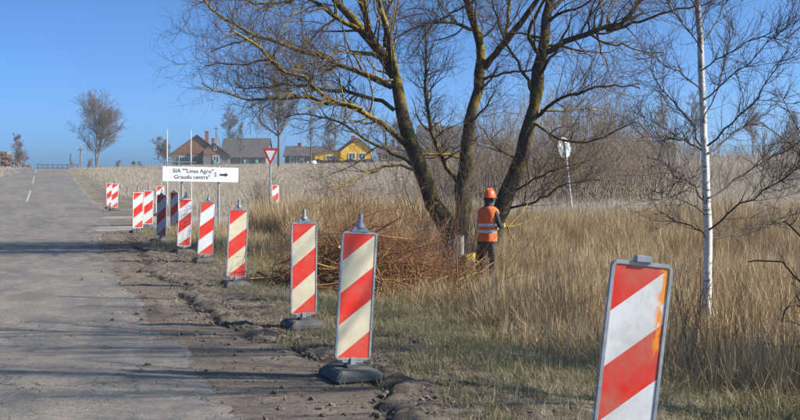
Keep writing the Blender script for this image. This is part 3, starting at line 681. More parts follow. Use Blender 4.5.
far_tree('apple_tree', 'low dark bushy tree in front of the orange gabled house', 165, 188, 134, .55, 26, rt=.12, n1=44, n2=360, n3=1700, up=.06, fork=.1, tw=.021, stems=2)
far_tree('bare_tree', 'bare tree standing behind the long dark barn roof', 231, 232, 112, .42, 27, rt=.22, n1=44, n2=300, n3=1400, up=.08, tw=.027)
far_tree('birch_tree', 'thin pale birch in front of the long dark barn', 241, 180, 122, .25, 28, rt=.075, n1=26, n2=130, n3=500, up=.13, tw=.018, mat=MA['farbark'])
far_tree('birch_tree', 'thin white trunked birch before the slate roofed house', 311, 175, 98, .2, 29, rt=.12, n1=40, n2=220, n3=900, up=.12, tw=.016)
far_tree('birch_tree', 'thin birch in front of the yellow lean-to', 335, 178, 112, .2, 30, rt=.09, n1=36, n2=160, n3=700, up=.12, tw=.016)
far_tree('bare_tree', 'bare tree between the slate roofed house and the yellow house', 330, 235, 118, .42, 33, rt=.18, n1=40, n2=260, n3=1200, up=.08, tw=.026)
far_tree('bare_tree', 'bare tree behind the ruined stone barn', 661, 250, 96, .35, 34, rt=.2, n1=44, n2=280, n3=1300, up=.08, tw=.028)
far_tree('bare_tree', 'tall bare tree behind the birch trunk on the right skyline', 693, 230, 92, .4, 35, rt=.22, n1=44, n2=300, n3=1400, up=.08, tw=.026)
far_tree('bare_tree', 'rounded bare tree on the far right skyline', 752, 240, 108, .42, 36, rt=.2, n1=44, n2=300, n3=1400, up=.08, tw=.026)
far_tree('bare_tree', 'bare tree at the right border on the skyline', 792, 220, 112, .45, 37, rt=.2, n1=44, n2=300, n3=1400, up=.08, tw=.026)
far_tree('bare_tree', 'bare tree right of the yellow house over the grey cottage', 402, 240, 110, .42, 38, rt=.2, n1=40, n2=280, n3=1200, up=.08, tw=.028)
# off to the right of the view: the trees whose shadows cross the road
MB_ = MA['bark']
bare_tree('bare_tree', 'bare tree outside the view on the right nearest the road', 'tree', 7.6, 9.6, 9.5, .42, 41, MB_, rt=.17, n1=30, n2=200, n3=500, tw=.004, fork=.22)
bare_tree('bare_tree', 'bare tree outside the view on the right behind the nearest one', 'tree', 9.8, 8.2, 10.5, .4, 42, MB_, rt=.2, n1=30, n2=200, n3=500, tw=.004, fork=.22)
bare_tree('bare_tree', 'bare tree outside the view on the right closest to the camera', 'tree', 7.0, 7.0, 8.5, .42, 43, MB_, rt=.15, n1=30, n2=200, n3=500, tw=.004, fork=.2)
# shrub whose dark twigs reach in at the right border
def edge_shrub():
    g = np.random.default_rng(9); Y = 10.5; x = gx(840, Y); org = (x, Y, hz(x, Y))
    root = empty('shrub', org, 0, 'dark bare shrub reaching in from the right border over the grass', 'shrub')
    lm = [[(838, 420), (815, 380), (790, 384), (770, 388), (748, 408)], [(838, 415), (812, 350), (788, 345), (762, 343), (750, 348)], [(838, 410), (818, 330), (800, 300), (786, 300), (782, 322)],
          [(838, 405), (822, 300), (796, 272), (770, 262), (748, 262)], [(838, 405), (826, 280), (806, 236), (790, 222), (775, 224)], [(838, 418), (810, 392), (780, 372), (766, 371)], [(838, 400), (830, 250), (812, 190), (800, 150)]]
    lp, lr = stack([limb(p, Y, 4.2, 1.4, (-.8, .6, -.4, .9)[k % 4], g, 12, .03) for k, p in enumerate(lm)])
    A, AR = spawn(lp, lr, 60, .5, g, (30, 70), 6, .55, .02, .2, .2, .003)
    D, DR = spawn(A, AR, 200, .25, g, (30, 60), 5, .6, .02, .2, .1, .002)
    tube_obj('branches', [(lp, lr, 7), (A, AR, 5), (D, DR, 3)], MA['bark'], root, org)
edge_shrub()

# thickets, shoots, brush pile
def shrubs(spots, g, nst, twn, twl, twr, sr):
    P = []; Rr = []
    for (x, y, H, wd) in spots:
        z = hz(x, y); n = nst
        b = np.array([x, y, z]) + np.c_[g.normal(0, wd * .22, (n, 2)), np.zeros(n)]
        d = np.c_[g.normal(0, .28, (n, 2)), np.ones(n)]; d /= np.linalg.norm(d, axis=1, keepdims=True); l_ = H * g.uniform(.5, 1.05, n)
        pts = np.zeros((n, 8, 3)); pts[:, 0] = b
        for k in range(1, 8):
            d = d + .09 * g.normal(size=(n, 3)); d[:, 2] += .03; d /= np.linalg.norm(d, axis=1, keepdims=True); pts[:, k] = pts[:, k - 1] + d * (l_ / 7)[:, None]
        P.append(pts); Rr.append(sr * g.uniform(.6, 1.3, n)[:, None] * np.linspace(1, .25, 8)[None])
    P = np.concatenate(P); Rr = np.concatenate(Rr)
    A, AR = spawn(P, Rr, twn, twl, g, (20, 55), 5, .6, .04, .15, .15, twr)
    B, BR = spawn(A, AR, twn * 2, twl * .5, g, (20, 55), 4, .7, .03, .15, .1, twr * .8)
    return [(P, Rr, 4), (A, AR, 3), (B, BR, 3)]
g = np.random.default_rng(61)
spots = []
for k in range(60):
    px = g.uniform(448, 648); Y = g.uniform(50, 78); top = 96 + 34 * abs((px - 565) / 88) ** 1.8 + g.uniform(0, 26); x = gx(px, Y)
    spots.append((x, Y, 1.3 * (float(at(px, top, Y).z) - hz(x, Y)), 3.0))
o = tube_obj('thicket', shrubs(spots, g, 13, 4900, 1.7, .0085, .026), MA['thicket'], None, (0, 0, 0))
tag(o, 'dense brown leafless thicket beyond the side road behind the round sign', 'thicket', kind='stuff')
spots = []
for k in range(30):
    px = g.uniform(640, 840); Y = g.uniform(60, 120); top = 150 + g.uniform(-14, 22) - 10 * (px > 740); x = gx(px, Y)
    spots.append((x, Y, float(at(px, top, Y).z) - hz(x, Y), 3.5))
o = tube_obj('scrub', shrubs(spots, g, 11, 2200, 1.2, .011, .025), MA['thicket'], None, (0, 0, 0))
tag(o, 'low brown scrub along the field edge right of the birch', 'scrub', kind='stuff')
spots = []
for k in range(16):
    px = g.uniform(400, 505); Y = g.uniform(60, 100); top = 120 + g.uniform(-12, 30); x = gx(px, Y)
    spots.append((x, Y, float(at(px, top, Y).z) - hz(x, Y), 3.5))
o = tube_obj('undergrowth', shrubs(spots, g, 9, 1200, 1.4, .010, .025), MA['thicket'], None, (0, 0, 0))
tag(o, 'thin grey undergrowth in the field behind the leaning trunks', 'undergrowth', kind='stuff')
spots = []
for k in range(46):
    px = g.uniform(585, 870); Y = g.uniform(150, 215); top = 136 + g.uniform(-12, 16) - 6 * math.sin(px * .05); x = gx(px, Y)
    spots.append((x, Y, 1.15 * (float(at(px, top, Y).z) - hz(x, Y)), 6.0))
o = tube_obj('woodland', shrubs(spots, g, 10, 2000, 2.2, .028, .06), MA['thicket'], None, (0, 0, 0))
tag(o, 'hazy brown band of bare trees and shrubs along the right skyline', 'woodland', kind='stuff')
def shrub_thing(label, spots, seed, nst, twn, twl, mat, twr=.003, sr=.010):
    gg = np.random.default_rng(seed); x, y = spots[0][:2]; org = (x, y, hz(x, y)); root = empty('shrub', org, 0, label, 'shrub')
    gr = shrubs(spots, gg, nst, twn, twl, twr, sr); tube_obj('stems', gr[:1], mat, root, org); tube_obj('twigs', gr[1:], mat, root, org)
def sp(px, Y, top, wd): x = gx(px, Y); return (x, Y, float(at(px, top, Y).z) - hz(x, Y), wd)
shrub_thing('upright bare shoots growing between the leaning trunk and the middle trunk', [sp(447, 22.9, 110, 1.2), sp(456, 22.2, 150, 1.0)], 71, 22, 380, .7, MA['thicket'])
shrub_thing('fine grey shoots growing around the middle trunk behind the worker', [sp(482, 23.2, 130, 1.0), sp(494, 22.9, 175, .9)], 72, 20, 340, .6, MA['thicket'])
shrub_thing('thin whippy sapling left of the leaning trunk above the brush pile', [sp(392, 20.5, 168, 1.6), sp(360, 20.0, 195, 1.5)], 73, 14, 260, .6, MA['brush'])
shrub_thing('thin twiggy sapling beside the give way sign', [sp(262, 44.5, 172, 1.8)], 74, 18, 200, .8, MA['thicket'], .006, .016)
shrub_thing('bare twiggy bush right of the striped panel at the give way sign', [sp(322, 43, 180, 2.2), sp(345, 45, 176, 2.0)], 75, 16, 260, .9, MA['thicket'], .006, .016)
shrub_thing('dense bare shrub outside the right border that shades the verge', [(5.5, 9.7, 3.9, 2.4), (5.9, 10.4, 4.1, 2.4), (6.3, 9.2, 4.2, 2.2)], 76, 20, 650, .9, MA['bark'], .006, .014)
def brush_pile():
    g = np.random.default_rng(81); ctr = np.array([gx(380, 16.3), 16.3]); z = hz(*ctr); org = (ctr[0], ctr[1], z)
    root = empty('brush_pile', org, 0, 'heap of reddish brown cut brushwood lying on the verge below the trees', 'brush pile')
    N = 760; a = g.uniform(0, 6.283, N); r = np.sqrt(g.uniform(size=N))
    bx = ctr[0] + 1.45 * r * np.cos(a) + g.normal(0, .16, N); by = ctr[1] + .95 * r * np.sin(a)
    hh = (.2 + .95 * (1 - r ** 1.5)) * g.uniform(0, 1, N) * (1 - .35 * sst(0, 1.5, bx - ctr[0]))
    d = np.c_[g.normal(0, 1, N), g.normal(0, .6, N), g.normal(.36, .40, N)]; d /= np.linalg.norm(d, axis=1, keepdims=True)
    l_ = g.uniform(.5, 1.5, N); P = np.zeros((N, 7, 3)); P[:, 0] = np.c_[bx, by, height(bx, by) + hh] - d * (l_ * .45)[:, None]
    for k in range(1, 7):
        d = d + .13 * g.normal(size=(N, 3)); d[:, 2] -= .03; d /= np.linalg.norm(d, axis=1, keepdims=True); P[:, k] = P[:, k - 1] + d * (l_ / 6)[:, None]
    gz = height(P[:, :, 0], P[:, :, 1]) + .01; P[:, :, 2] = np.maximum(P[:, :, 2], gz)
    Rr = (.0035 + .016 * g.uniform(size=N) ** 3)[:, None] * np.linspace(1, .35, 7)[None]
    U = 130; ub = np.c_[ctr[0] + g.normal(-.1, .72, U), ctr[1] + g.normal(.25, .5, U)]; d = np.c_[g.normal(0, .38, (U, 2)), np.ones(U)]; l2 = g.uniform(.7, 1.75, U)
    Q = np.zeros((U, 7, 3)); Q[:, 0] = np.c_[ub, height(ub[:, 0], ub[:, 1])]
    for k in range(1, 7):
        d = d + .12 * g.normal(size=(U, 3)); d /= np.linalg.norm(d, axis=1, keepdims=True); Q[:, k] = Q[:, k - 1] + d * (l2 / 6)[:, None]
    P = np.concatenate([P, Q]); Rr = np.concatenate([Rr, g.uniform(.003, .007, U)[:, None] * np.linspace(1, .35, 7)[None]])
    A, AR = spawn(P, Rr, 4400, .6, g, (20, 55), 5, .6, .02, .16, .1, .003)
    B, BR = spawn(A, AR, 4600, .28, g, (20, 55), 3, .7, .02, .16, .1, .0024)
    tube_obj('cut_branches', [(P, Rr, 5)], MA['brush'], root, org); tube_obj('twigs', [(A, AR, 3), (B, BR, 3)], MA['brush'], root, org)
brush_pile()
def brush_tail():
    g = np.random.default_rng(83); ctr = np.array([gx(462, 17.4), 17.4]); org = (*ctr, hz(*ctr))
    root = empty('brush_pile', org, 0, 'low scatter of yellow lichened branches in front of the stump', 'brush pile')
    N = 170; bx = ctr[0] + g.normal(0, .55, N); by = ctr[1] + g.normal(0, .6, N); d = np.c_[g.normal(.3, 1, N), g.normal(0, .7, N), g.normal(.25, .3, N)]; d /= np.linalg.norm(d, axis=1, keepdims=True)
    l_ = g.uniform(.4, 1.3, N); P = np.zeros((N, 7, 3)); P[:, 0] = np.c_[bx, by, height(bx, by) + g.uniform(.0, .35, N)] - d * (l_ * .4)[:, None]
    for k in range(1, 7):
        d = d + .13 * g.normal(size=(N, 3)); d /= np.linalg.norm(d, axis=1, keepdims=True); P[:, k] = P[:, k - 1] + d * (l_ / 6)[:, None]
    P[:, :, 2] = np.maximum(P[:, :, 2], height(P[:, :, 0], P[:, :, 1]) + .02)
    Rr = g.uniform(.005, .013, N)[:, None] * np.linspace(1, .4, 7)[None]
    A, AR = spawn(P, Rr, 700, .4, g, (20, 55), 5, .6, .02, .16, .1, .003)
    tube_obj('cut_branches', [(P, Rr, 5)], MA['willow'], root, org); tube_obj('twigs', [(A, AR, 3)], MA['brush'], root, org)
brush_tail()

MA['weed'] = mat_grass('dead_weed', [(.0, (.075, .052, .036)), (.5, (.15, .105, .07)), (1, (.27, .20, .135))])
x, y = cloud(4200, -5, 15, 6, 31, lambda x, y: tall(x, y) & (rg.uniform(size=len(x)) < sst(.42, .62, fbm(x * .45, y * .45, 95, 3)) * .9 + .06))
q = rg.uniform(.6, 1.15, len(x)) * (1 - .55 * np.exp(-((x - .085 * y) / 1.3) ** 2) * sst(13.5, 16.5, y) * (1 - sst(20.6, 22.5, y)))
scatter('dead_weeds', np.stack([x, y, height(x, y) - .02], -1), rots(len(x), .1), np.stack([q, q, q], -1), [(weed(400 + k), MA['weed']) for k in range(5)], 'dark dead weed stalks standing among the dry grass', 'weeds')
# ------------------------------------------------------------------ striped guide panels
def rrect(wd, h0, h1, c, n=3):
    pts = []
    for cx, cz, a0 in ((wd - c, h1 - c, 0), (-wd + c, h1 - c, 90), (-wd + c, h0 + c, 180), (wd - c, h0 + c, 270)):
        for k in range(n + 1): a = R(a0 + 90 * k / n); pts.append((cx + c * math.cos(a), cz + c * math.sin(a)))
    return pts
def panel_meshes():
    D = {}
    D['board'] = MB().prism(rrect(.128, .145, 1.085, .012), -.006, .006).me('board')
    def frame(out, inn, dep, c):
        a = rrect(out, .145 - (out - .128), 1.085 + (out - .128), c, 4); b = rrect(inn, .145 + (.128 - inn), 1.085 - (.128 - inn), .010, 4); n = len(a); V = []; F = []
        for yy in (-dep, dep): V += [(p[0], yy, p[1]) for p in a] + [(p[0], yy, p[1]) for p in b]
        for k in range(n):
            j = (k + 1) % n; F += [(k, j, n + j, n + k), (2 * n + k, 3 * n + k, 3 * n + j, 2 * n + j), (k, 2 * n + k, 2 * n + j, j), (n + k, n + j, 3 * n + j, 3 * n + k)]
        return MB().add(V, F).me('frame', .0035)
    D['frame'] = frame(.1435, .1255, .010, .034); D['thin_frame'] = frame(.139, .122, .009, .02)
    p = MB(); p.prism([(-.075, 1.10), (.075, 1.10), (.045, 1.135), (-.045, 1.135)], -.016, .016)
    p.rod((0, 0, 1.13), (0, 0, 1.16), .034, .030, 14); p.rod((0, 0, 1.16), (0, 0, 1.235), .019, .018, 14)
    D['lamp_spigot'] = p.me('lamp_spigot', .002)
    D['cap'] = MB().box(-.038, .038, -.022, .022, 1.098, 1.128).me('cap', .004)
    p = MB(); p.box(-.022, .022, -.022, .022, .04, .150); p.box(-.085, .085, -.010, .010, .112, .128); D['stem'] = p.me('stem', .003)
    a, b, h = (.19, .235), (.145, .185), .078      # recycled rubber foot: chamfered block with a socket
    V = [(sx * a[0], sy * a[1], z) for z in (0, .035) for sx, sy in ((-1, -1), (1, -1), (1, 1), (-1, 1))] + [(sx * b[0], sy * b[1], h) for sx, sy in ((-1, -1), (1, -1), (1, 1), (-1, 1))]
    F = [(3, 2, 1, 0), (8, 9, 10, 11)] + [(r * 4 + k, r * 4 + (k + 1) % 4, r * 4 + 4 + (k + 1) % 4, r * 4 + 4 + k) for r in (0, 1) for k in range(4)]
    p = MB().add(V, F); D['foot'] = p.me('foot', .010); D['socket'] = MB().box(-.05, .05, -.05, .05, .074, .100).me('socket', .006)
    return D
PM = panel_meshes()
RED, WHT, CRM = (.68, .024, .012), (.70, .70, .69), (.66, .58, .41)
def guide_panel(px, Y, lean, yaw, label, seed, white=WHT, thin=False, spig=True, dirt=.45, rust=0.0, foot=True, dz=0.0, pitch=0.0):
    x = gx(px, Y); s, t = st(x, Y); z = hz(x, Y) + (.02 if t < 3.2 else 0) + dz
    root = empty('guide_panel', (x, Y, z), R(yaw), label, 'guide panel', 'red and white striped guide panels along the road edge')
    L = R(lean)
    def put(nm, key, mt, par=root, tilt=True):
        me = PM[key].copy() if key == 'board' else PM[key]
        if not me.materials or key == 'board': me.materials.clear(); me.materials.append(mt)
        o = bpy.data.objects.new(nm, me); C.objects.link(o); o.parent = par
        if me.materials[0] is not mt: o.material_slots[0].link = 'OBJECT'; o.material_slots[0].material = mt
        if tilt and par is root: o.rotation_euler = (R(pitch), L, 0)
        return o
    b = put('board', 'board', mat_stripes('striped_sheeting', RED, white, dirt, seed, rust))
    put('frame', 'thin_frame' if thin else 'frame', MA['white'] if thin else MA['steel'])
    put('stem', 'stem', MA['steel'])
    if spig: put('lamp_spigot', 'lamp_spigot', MA['steel'])
    else: put('cap', 'cap', MA['steel'])
    if foot:
        f = put('foot', 'foot', MA['rubber'], tilt=False); put('socket', 'socket', MA['rubber'], f)
YW = 22
guide_panel(616, 4.75, 6.5, 11, 'nearest tilted striped panel with orange rust streaks, cut by the bottom border', 1, spig=False, dirt=.65, rust=.95, dz=.06)
guide_panel(351, 8.25, 3.6, YW, 'cream and red striped panel with tall spigot, second nearest, leaning on its black foot', 2, CRM, dirt=.42)
guide_panel(303, 11.5, .6, YW, 'upright cream and red striped panel, third from the nearest', 3, CRM, dirt=.42)
guide_panel(235, 15.6, 2.8, YW + 1, 'scuffed cream and red striped panel, fourth from the nearest, left of the upright one', 4, CRM, dirt=.5)
guide_panel(204, 19.9, 4.0, YW - 1, 'white and red striped panel in a grey frame leaning right, between the two sign posts', 5, WHT, dirt=.42)
guide_panel(183, 22.2, 3.2, YW + 4, 'white framed striped panel in front of the left sign post', 6, WHT, True, dirt=.42)
guide_panel(161, 26.0, 1.5, -28, 'shaded dark striped panel turned from the sun, left of the sign post', 7, (.55, .55, .56), False, dirt=.42)  # shade also painted in: white dimmer than on the sunlit panels
guide_panel(174, 30.5, 1.0, -25, 'narrow shaded dark panel just left of the white framed one', 8, (.55, .55, .58), True, dirt=.42)  # same here, shade put into the bluish grey white
guide_panel(147.5, 31.5, 2.0, YW, 'white framed striped panel half hidden right of a taller one', 9, WHT, True, dirt=.42)
guide_panel(137.5, 29.5, .8, YW + 4, 'tall white framed striped panel, left of the group under the sign', 10, WHT, True, dirt=.42)
guide_panel(159.5, 40.0, 2.0, YW, 'distant striped panel whose top shows over the dark shaded panel', 11, WHT, True, dirt=.42)
guide_panel(114, 45.0, 3.0, YW, 'right one of the two far striped panels beside the road past the junction', 12, WHT, True, dirt=.42)
guide_panel(110, 47.0, -1.0, YW, 'left and rear one of the two far striped panels past the junction', 13, WHT, True, dirt=.42)
guide_panel(275, 41.6, 1.0, YW + 4, 'striped panel standing at the foot of the give way sign', 14, WHT, True, False, dirt=.42)

# ------------------------------------------------------------------ signs
def text_mesh(body, size, name):
    cu = bpy.data.curves.new(name, 'FONT'); cu.body = body; cu.size = size; cu.extrude = .002; cu.space_character = 1.05
    o = bpy.data.objects.new(name, cu); C.objects.link(o); dg = bpy.context.evaluated_depsgraph_get()
    me = bpy.data.meshes.new_from_object(o.evaluated_get(dg)); bpy.data.objects.remove(o); return me
def direction_sign():
    Y = 33.0; k = 1 / pxm(Y); a = at(165, 167, Y); b = at(236.5, 181.8, Y); W = (b.x - a.x) * 1.06; Hh = a.z - b.z
    gz = hz((a.x + b.x) / 2, Y); root = empty('direction_sign', ((a.x + b.x) / 2, Y, gz), R(20), 'white direction board with black lettering and arrow on two grey posts', 'sign')
    zc = (a.z + b.z) / 2 - gz
    bd = MB().prism(rrect(W / 2, zc - Hh / 2, zc + Hh / 2, .02), -.02, .02).build('board', MA['sign_white'], root, .004); bd.rotation_euler = (0, R(1.1), 0); bd.location = (-zc * math.sin(R(1.1)), 0, 0)
    for px in (182.5, 219): 
        x = gx(px, Y) - (a.x + b.x) / 2; p = MB().rod((x, .06, -.1), (x, .06, zc + Hh / 2 + .04), .035, None, 12).build('post', MA['steel'], root)
        MB().box(x - .06, x + .06, .021, .1, zc - Hh / 2 + .02, zc - Hh / 2 + .08).build('clamp', MA['steel'], p)
    def txt(body, size, px, pz, nm='lettering'):
        x = gx(px, Y) - (a.x + b.x) / 2
        for wd in body.split(' '):
            me = text_mesh(wd, size, nm); o = link(nm, me, MA['black'], bd); o.rotation_euler = (R(90), 0, 0); o.location = (x, -.024, zc + pz); x += max(v.co.x for v in me.vertices) + size * .32
    txt('SIA ""Linas Agro"', .165, 173, .045); txt('Graudu centrs"', .165, 174.5, -.135); txt('2', .165, 214, -.05)
    ar = MB().prism([(-.14, -.025), (.02, -.025), (.02, -.065), (.12, 0), (.02, .065), (.02, .025), (-.14, .025)], -.002, .002).build('arrow', MA['black'], bd)
    ar.location = (gx(224.5, Y) - (a.x + b.x) / 2, -.024, zc)
direction_sign()
def give_way():
    Y = 41.0; x = gx(270.5, Y); gz = hz(x, Y); root = empty('give_way_sign', (x, Y, gz), R(6), 'red bordered white triangle give way sign on a thin post', 'sign')
    zt = float(at(270, 148, Y).z) - gz; zb = float(at(270, 165.5, Y).z) - gz; hw = 8.0 / pxm(Y)
    post = MB().rod((0, .05, -.1), (0, .05, zt - .05), .032, None, 12).build('post', MA['steel'], root)
    def tri(s_, y0, y1, nm, mt, par):
        zc = zt - (zt - zb) * .36; return MB().prism([(-hw * s_, zc + (zt - zc) * s_), (hw * s_, zc + (zt - zc) * s_), (0, zc + (zb - zc) * s_)][::-1], y0, y1).build(nm, mt, par, .006)
    f = tri(1, -.012, .012, 'face_plate', MA['red'], root); tri(.60, -.018, -.0125, 'white_triangle', MA['sign_white'], f)
    MB().box(-.06, .06, .014, .085, zt - .22, zt - .16).build('clamp', MA['steel'], root)
give_way()
def round_sign():
    Y = 34.5; x = gx(573.5, Y); gz = hz(x, Y); root = empty('round_sign', (x, Y, gz), 0, 'round road sign seen from its pale grey back on a leaning post', 'sign')
    c = at(565.3, 148, Y) - Vector((x, Y, gz)); axis_ = Vector((c.x, 0, c.z)).normalized()
    MB().rod(-axis_ * .1, axis_ * (c.length + .30), .03, None, 12).build('post', MA['grey'], root)
    q = Matrix.Rotation(math.atan2(c.x, c.z), 4, 'Y') @ Matrix.Rotation(R(48), 4, 'Z')
    m = MB(); m.rod((0, .035, 0), (0, .05, 0), .33, None, 40); d = m.build('disc', MA['grey'], root); d.matrix_local = Matrix.Translation(c) @ q
    # rolled rim and clamps
    rim = bpy.data.meshes.new('rim'); bm = bmesh.new(); n = 40
    vs = [[bm.verts.new(((.33 + .012 * math.cos(a)) * math.cos(2 * math.pi * k / n), .042 + .012 * math.sin(a), (.33 + .012 * math.cos(a)) * math.sin(2 * math.pi * k / n))) for a in np.arange(6) * math.pi / 3] for k in range(n)]
    for k in range(n):
        for j in range(6): bm.faces.new((vs[k][j], vs[(k + 1) % n][j], vs[(k + 1) % n][(j + 1) % 6], vs[k][(j + 1) % 6]))
    bm.to_mesh(rim); bm.free(); link('rim', rim, MA['white'], d)
    for zz in (-.15, .15): MB().box(-.055, .055, -.04, .034, zz - .02, zz + .02).build('clamp', MA['steel'], d)
round_sign()
def pole_frame():
    Y = 47.0; xa, xb = gx(167.4, Y), gx(191.2, Y); root = empty('pole_frame', (xa, Y, hz(xa, Y)), 0, 'two tall thin white poles joined by a dark rail behind the direction board', 'poles')
    z0 = hz(xa, Y)
    for px, tp in ((167.4, 129.5), (191.2, 130.5)):
        x = gx(px, Y); MB().rod((x - xa, 0, -.15), (x - xa, 0, float(at(px, tp, Y).z) - z0), .028, .024, 10).build('pole', MA['grey'], root)
    zr = float(at(180, 162, Y).z) - z0; MB().rod((gx(164, Y) - xa, -.055, zr), (gx(196, Y) - xa, -.055, zr - .02), .025, None, 8).build('rail', MA['steel'], root)
pole_frame()

# ------------------------------------------------------------------ buildings
def window(par, x, z, wd, ht, y, glaze=1):
    f = MB(); t_ = .12
    f.box(x - wd / 2, x - wd / 2 + t_, y - .09, y + .02, z, z + ht); f.box(x + wd / 2 - t_, x + wd / 2, y - .09, y + .02, z, z + ht)
    f.box(x - wd / 2 + t_, x + wd / 2 - t_, y - .085, y + .02, z + ht - t_, z + ht); f.box(x - wd / 2 + t_, x + wd / 2 - t_, y - .085, y + .02, z, z + t_)
    for k in range(1, glaze + 1): xx = x - wd / 2 + wd * k / (glaze + 1); f.box(xx - .04, xx + .04, y - .08, y + .02, z + t_, z + ht - t_)
    o = f.build('window', MA['white'], par); MB().box(x - wd / 2 + .05, x + wd / 2 - .05, y - .04, y - .012, z + .05, z + ht - .05).build('pane', MA['glass'], o)
def gable_roof(par, x0, x1, xr, y0, y1, ze0, ze1, zr, mt, oh=.35, th=.16):
    """ridge along y at x=xr; eaves at x0 (height ze0) and x1 (height ze1)"""
    def slope(xe, ze):
        k = (zr - ze) / (xr - xe); e = oh if xe > xr else -oh
        return [(xr, zr + th), (xe + e, ze + k * e + th), (xe + e, ze + k * e), (xr, zr)]
    m = MB(); m.prism(slope(x0, ze0), y0 - oh, y1 + oh); m.prism(slope(x1, ze1), y0 - oh, y1 + oh); return m.build('roof', mt, par)
def chimney(par, x, y, z0, z1, wd=.7):
    m = MB(); m.box(x - wd / 2, x + wd / 2, y - wd / 2, y + wd / 2, z0, z1); m.box(x - wd / 2 - .06, x + wd / 2 + .06, y - wd / 2 - .06, y + wd / 2 + .06, z1, z1 + .14); m.build('chimney', MA['brick'], par)
HY = 200.0; K = HY / FPX
def hroot(name, px, pyb, Y, label, rz=0.0):
    a = gp(px, Y); return empty(name, a, rz, label, 'house'), a
def boards(par, pts, y, mt, n=9):                 # vertical boards that fill a gable triangle/polygon top
    xs = [p[0] for p in pts]; x0, x1 = min(xs), max(xs); P = sorted(pts); 
    def top(x):
        up = sorted([p for p in pts if p[2]]); return float(np.interp(x, [p[0] for p in up], [p[1] for p in up]))
    z0 = min(p[1] for p in pts); st_ = (x1 - x0) / n
    for k in range(n):
        a, b = x0 + k * st_ + .012, x0 + (k + 1) * st_ - .012
        if max(top(a), top(b)) - z0 < .1: continue
        MB().prism([(a, z0), (b, z0), (b, max(top(b), z0 + .01)), ((a + b) / 2, top((a + b) / 2)), (a, max(top(a), z0 + .01))], y - .05 - .006 * (k % 2), y + .02).build('board', mt, par)
def house_orange():
    root, a = hroot('gabled_house', 205, 167, HY, 'house with orange boarded gables, dark roof and a front annex', R(8))
    z = lambda py: float(at(200, py, HY).z) - a.z
    X = lambda px: (px - 205) * K
    # main block
    x0, x1, xr = X(171.5), X(221), X(196.5); ze = z(153); zr = z(134.5)
    MB().prism([(x0, -.3), (x1, -.3), (x1, ze), (xr, zr), (x0, ze)], 4.0, 13).build('wall', MA['wood'], root)
    boards(root, [(x0 + .1, ze, True), (xr, zr - .15, True), (x1 - .1, ze, True)], 3.99, MA['orange_boards'], 16)
    rf = gable_roof(root, x0, x1, xr, 4.0, 13, ze, ze, zr, MA['roof']); chimney(rf, X(205.5), 8.5, z(146), z(130))
    window(root, X(181), z(163), 1.0, 1.25, 3.99, 1); window(root, X(186), z(163), 1.0, 1.25, 3.99, 1)
    # annex
    x0, x1, xr = X(203.5), X(229.5), X(214.2); e0, e1, zr = z(151), z(155.5), z(143.5)
    MB().prism([(x0, -.3), (x1, -.3), (x1, e1), (xr, zr), (x0, e0)], -.5, 3.98).build('wall', MA['grey_wall'], root)
    boards(root, [(x0 + .1, e1 + .1, False), (x0 + .1, e0, True), (xr, zr - .12, True), (x1 - .1, e1 + .1, True)], -.51, MA['orange_boards'], 13)
    rf = gable_roof(root, x0, x1, xr, -.5, 3.5, e0, e1, zr, MA['roof']); chimney(rf, X(212.8), 2.4, z(146), z(138.5), .6)
    window(root, X(216), z(163.3), 1.15, 1.4, -.51, 1); window(root, X(215.6), z(150.5), .5, .9, -.57, 0)
house_orange()
def house_long(name, label, px0, px1, Y, ytop, yeave, mt_wall, mt_roof, depth=8, cat='house', wins=(), chim=(), rz=0.0, oh=.35):
    a = gp((px0 + px1) / 2, Y); root = empty(name, a, rz, label, cat); k = Y / FPX; hw = (px1 - px0) / 2 * k
    z = lambda py: float(at(300, py, Y).z) - a.z
    ze, zr = z(yeave), z(ytop); m = MB(); m.box(-hw, hw, 0, depth, -.4, ze)
    n0 = len(m.V); m.add([(sx * (hw - .02), yy, zz) for sx in (-1, 1) for (yy, zz) in ((0.02, ze), (depth - .02, ze), (depth / 2, zr - .05))], [(0, 1, 2), (5, 4, 3), (0, 2, 5, 3), (1, 4, 5, 2)])
    m.build('wall', mt_wall, root)
    r = MB(); th = .16
    for s_ in (-1, 1):
        ey = -oh if s_ < 0 else depth + oh; sl = (zr - ze) / (depth / 2); pts = [(depth / 2, zr), (ey, ze - sl * oh), (ey, ze - sl * oh + th), (depth / 2, zr + th)]
        V = [(x, p[0], p[1]) for x in (-hw - oh, hw + oh) for p in pts]; r.add(V, [(0, 1, 2, 3), (7, 6, 5, 4), (0, 4, 5, 1), (1, 5, 6, 2), (2, 6, 7, 3), (3, 7, 4, 0)])
    rf = r.build('roof', mt_roof, root)
    for (cp, ct) in chim: chimney(rf, (cp - (px0 + px1) / 2) * k, depth / 2, zr - .5, z(ct), .7)
    for (wp, wy, ww, wh) in wins: window(root, (wp - (px0 + px1) / 2) * k, z(wy), ww, wh, 0, 1)
    return root, z, k
house_long('barn', 'long low barn with wide dark roof right of the orange house', 221, 266, 214, 138, 157, MA['grey_wall'], MA['roof'], 11, 'barn', [(246, 164, .9, .9), (256, 164, .9, .9)])
r_, z_, k_ = house_long('slate_house', 'grey slate roofed house with a glazed porch and small chimney', 285, 322.5, 205, 146.5, 156, MA['grey_wall'], MA['roof'], 8, 'house', [(307, 163, 1.1, 1.1), (314, 163, 1.1, 1.1)], [(298, 143)])
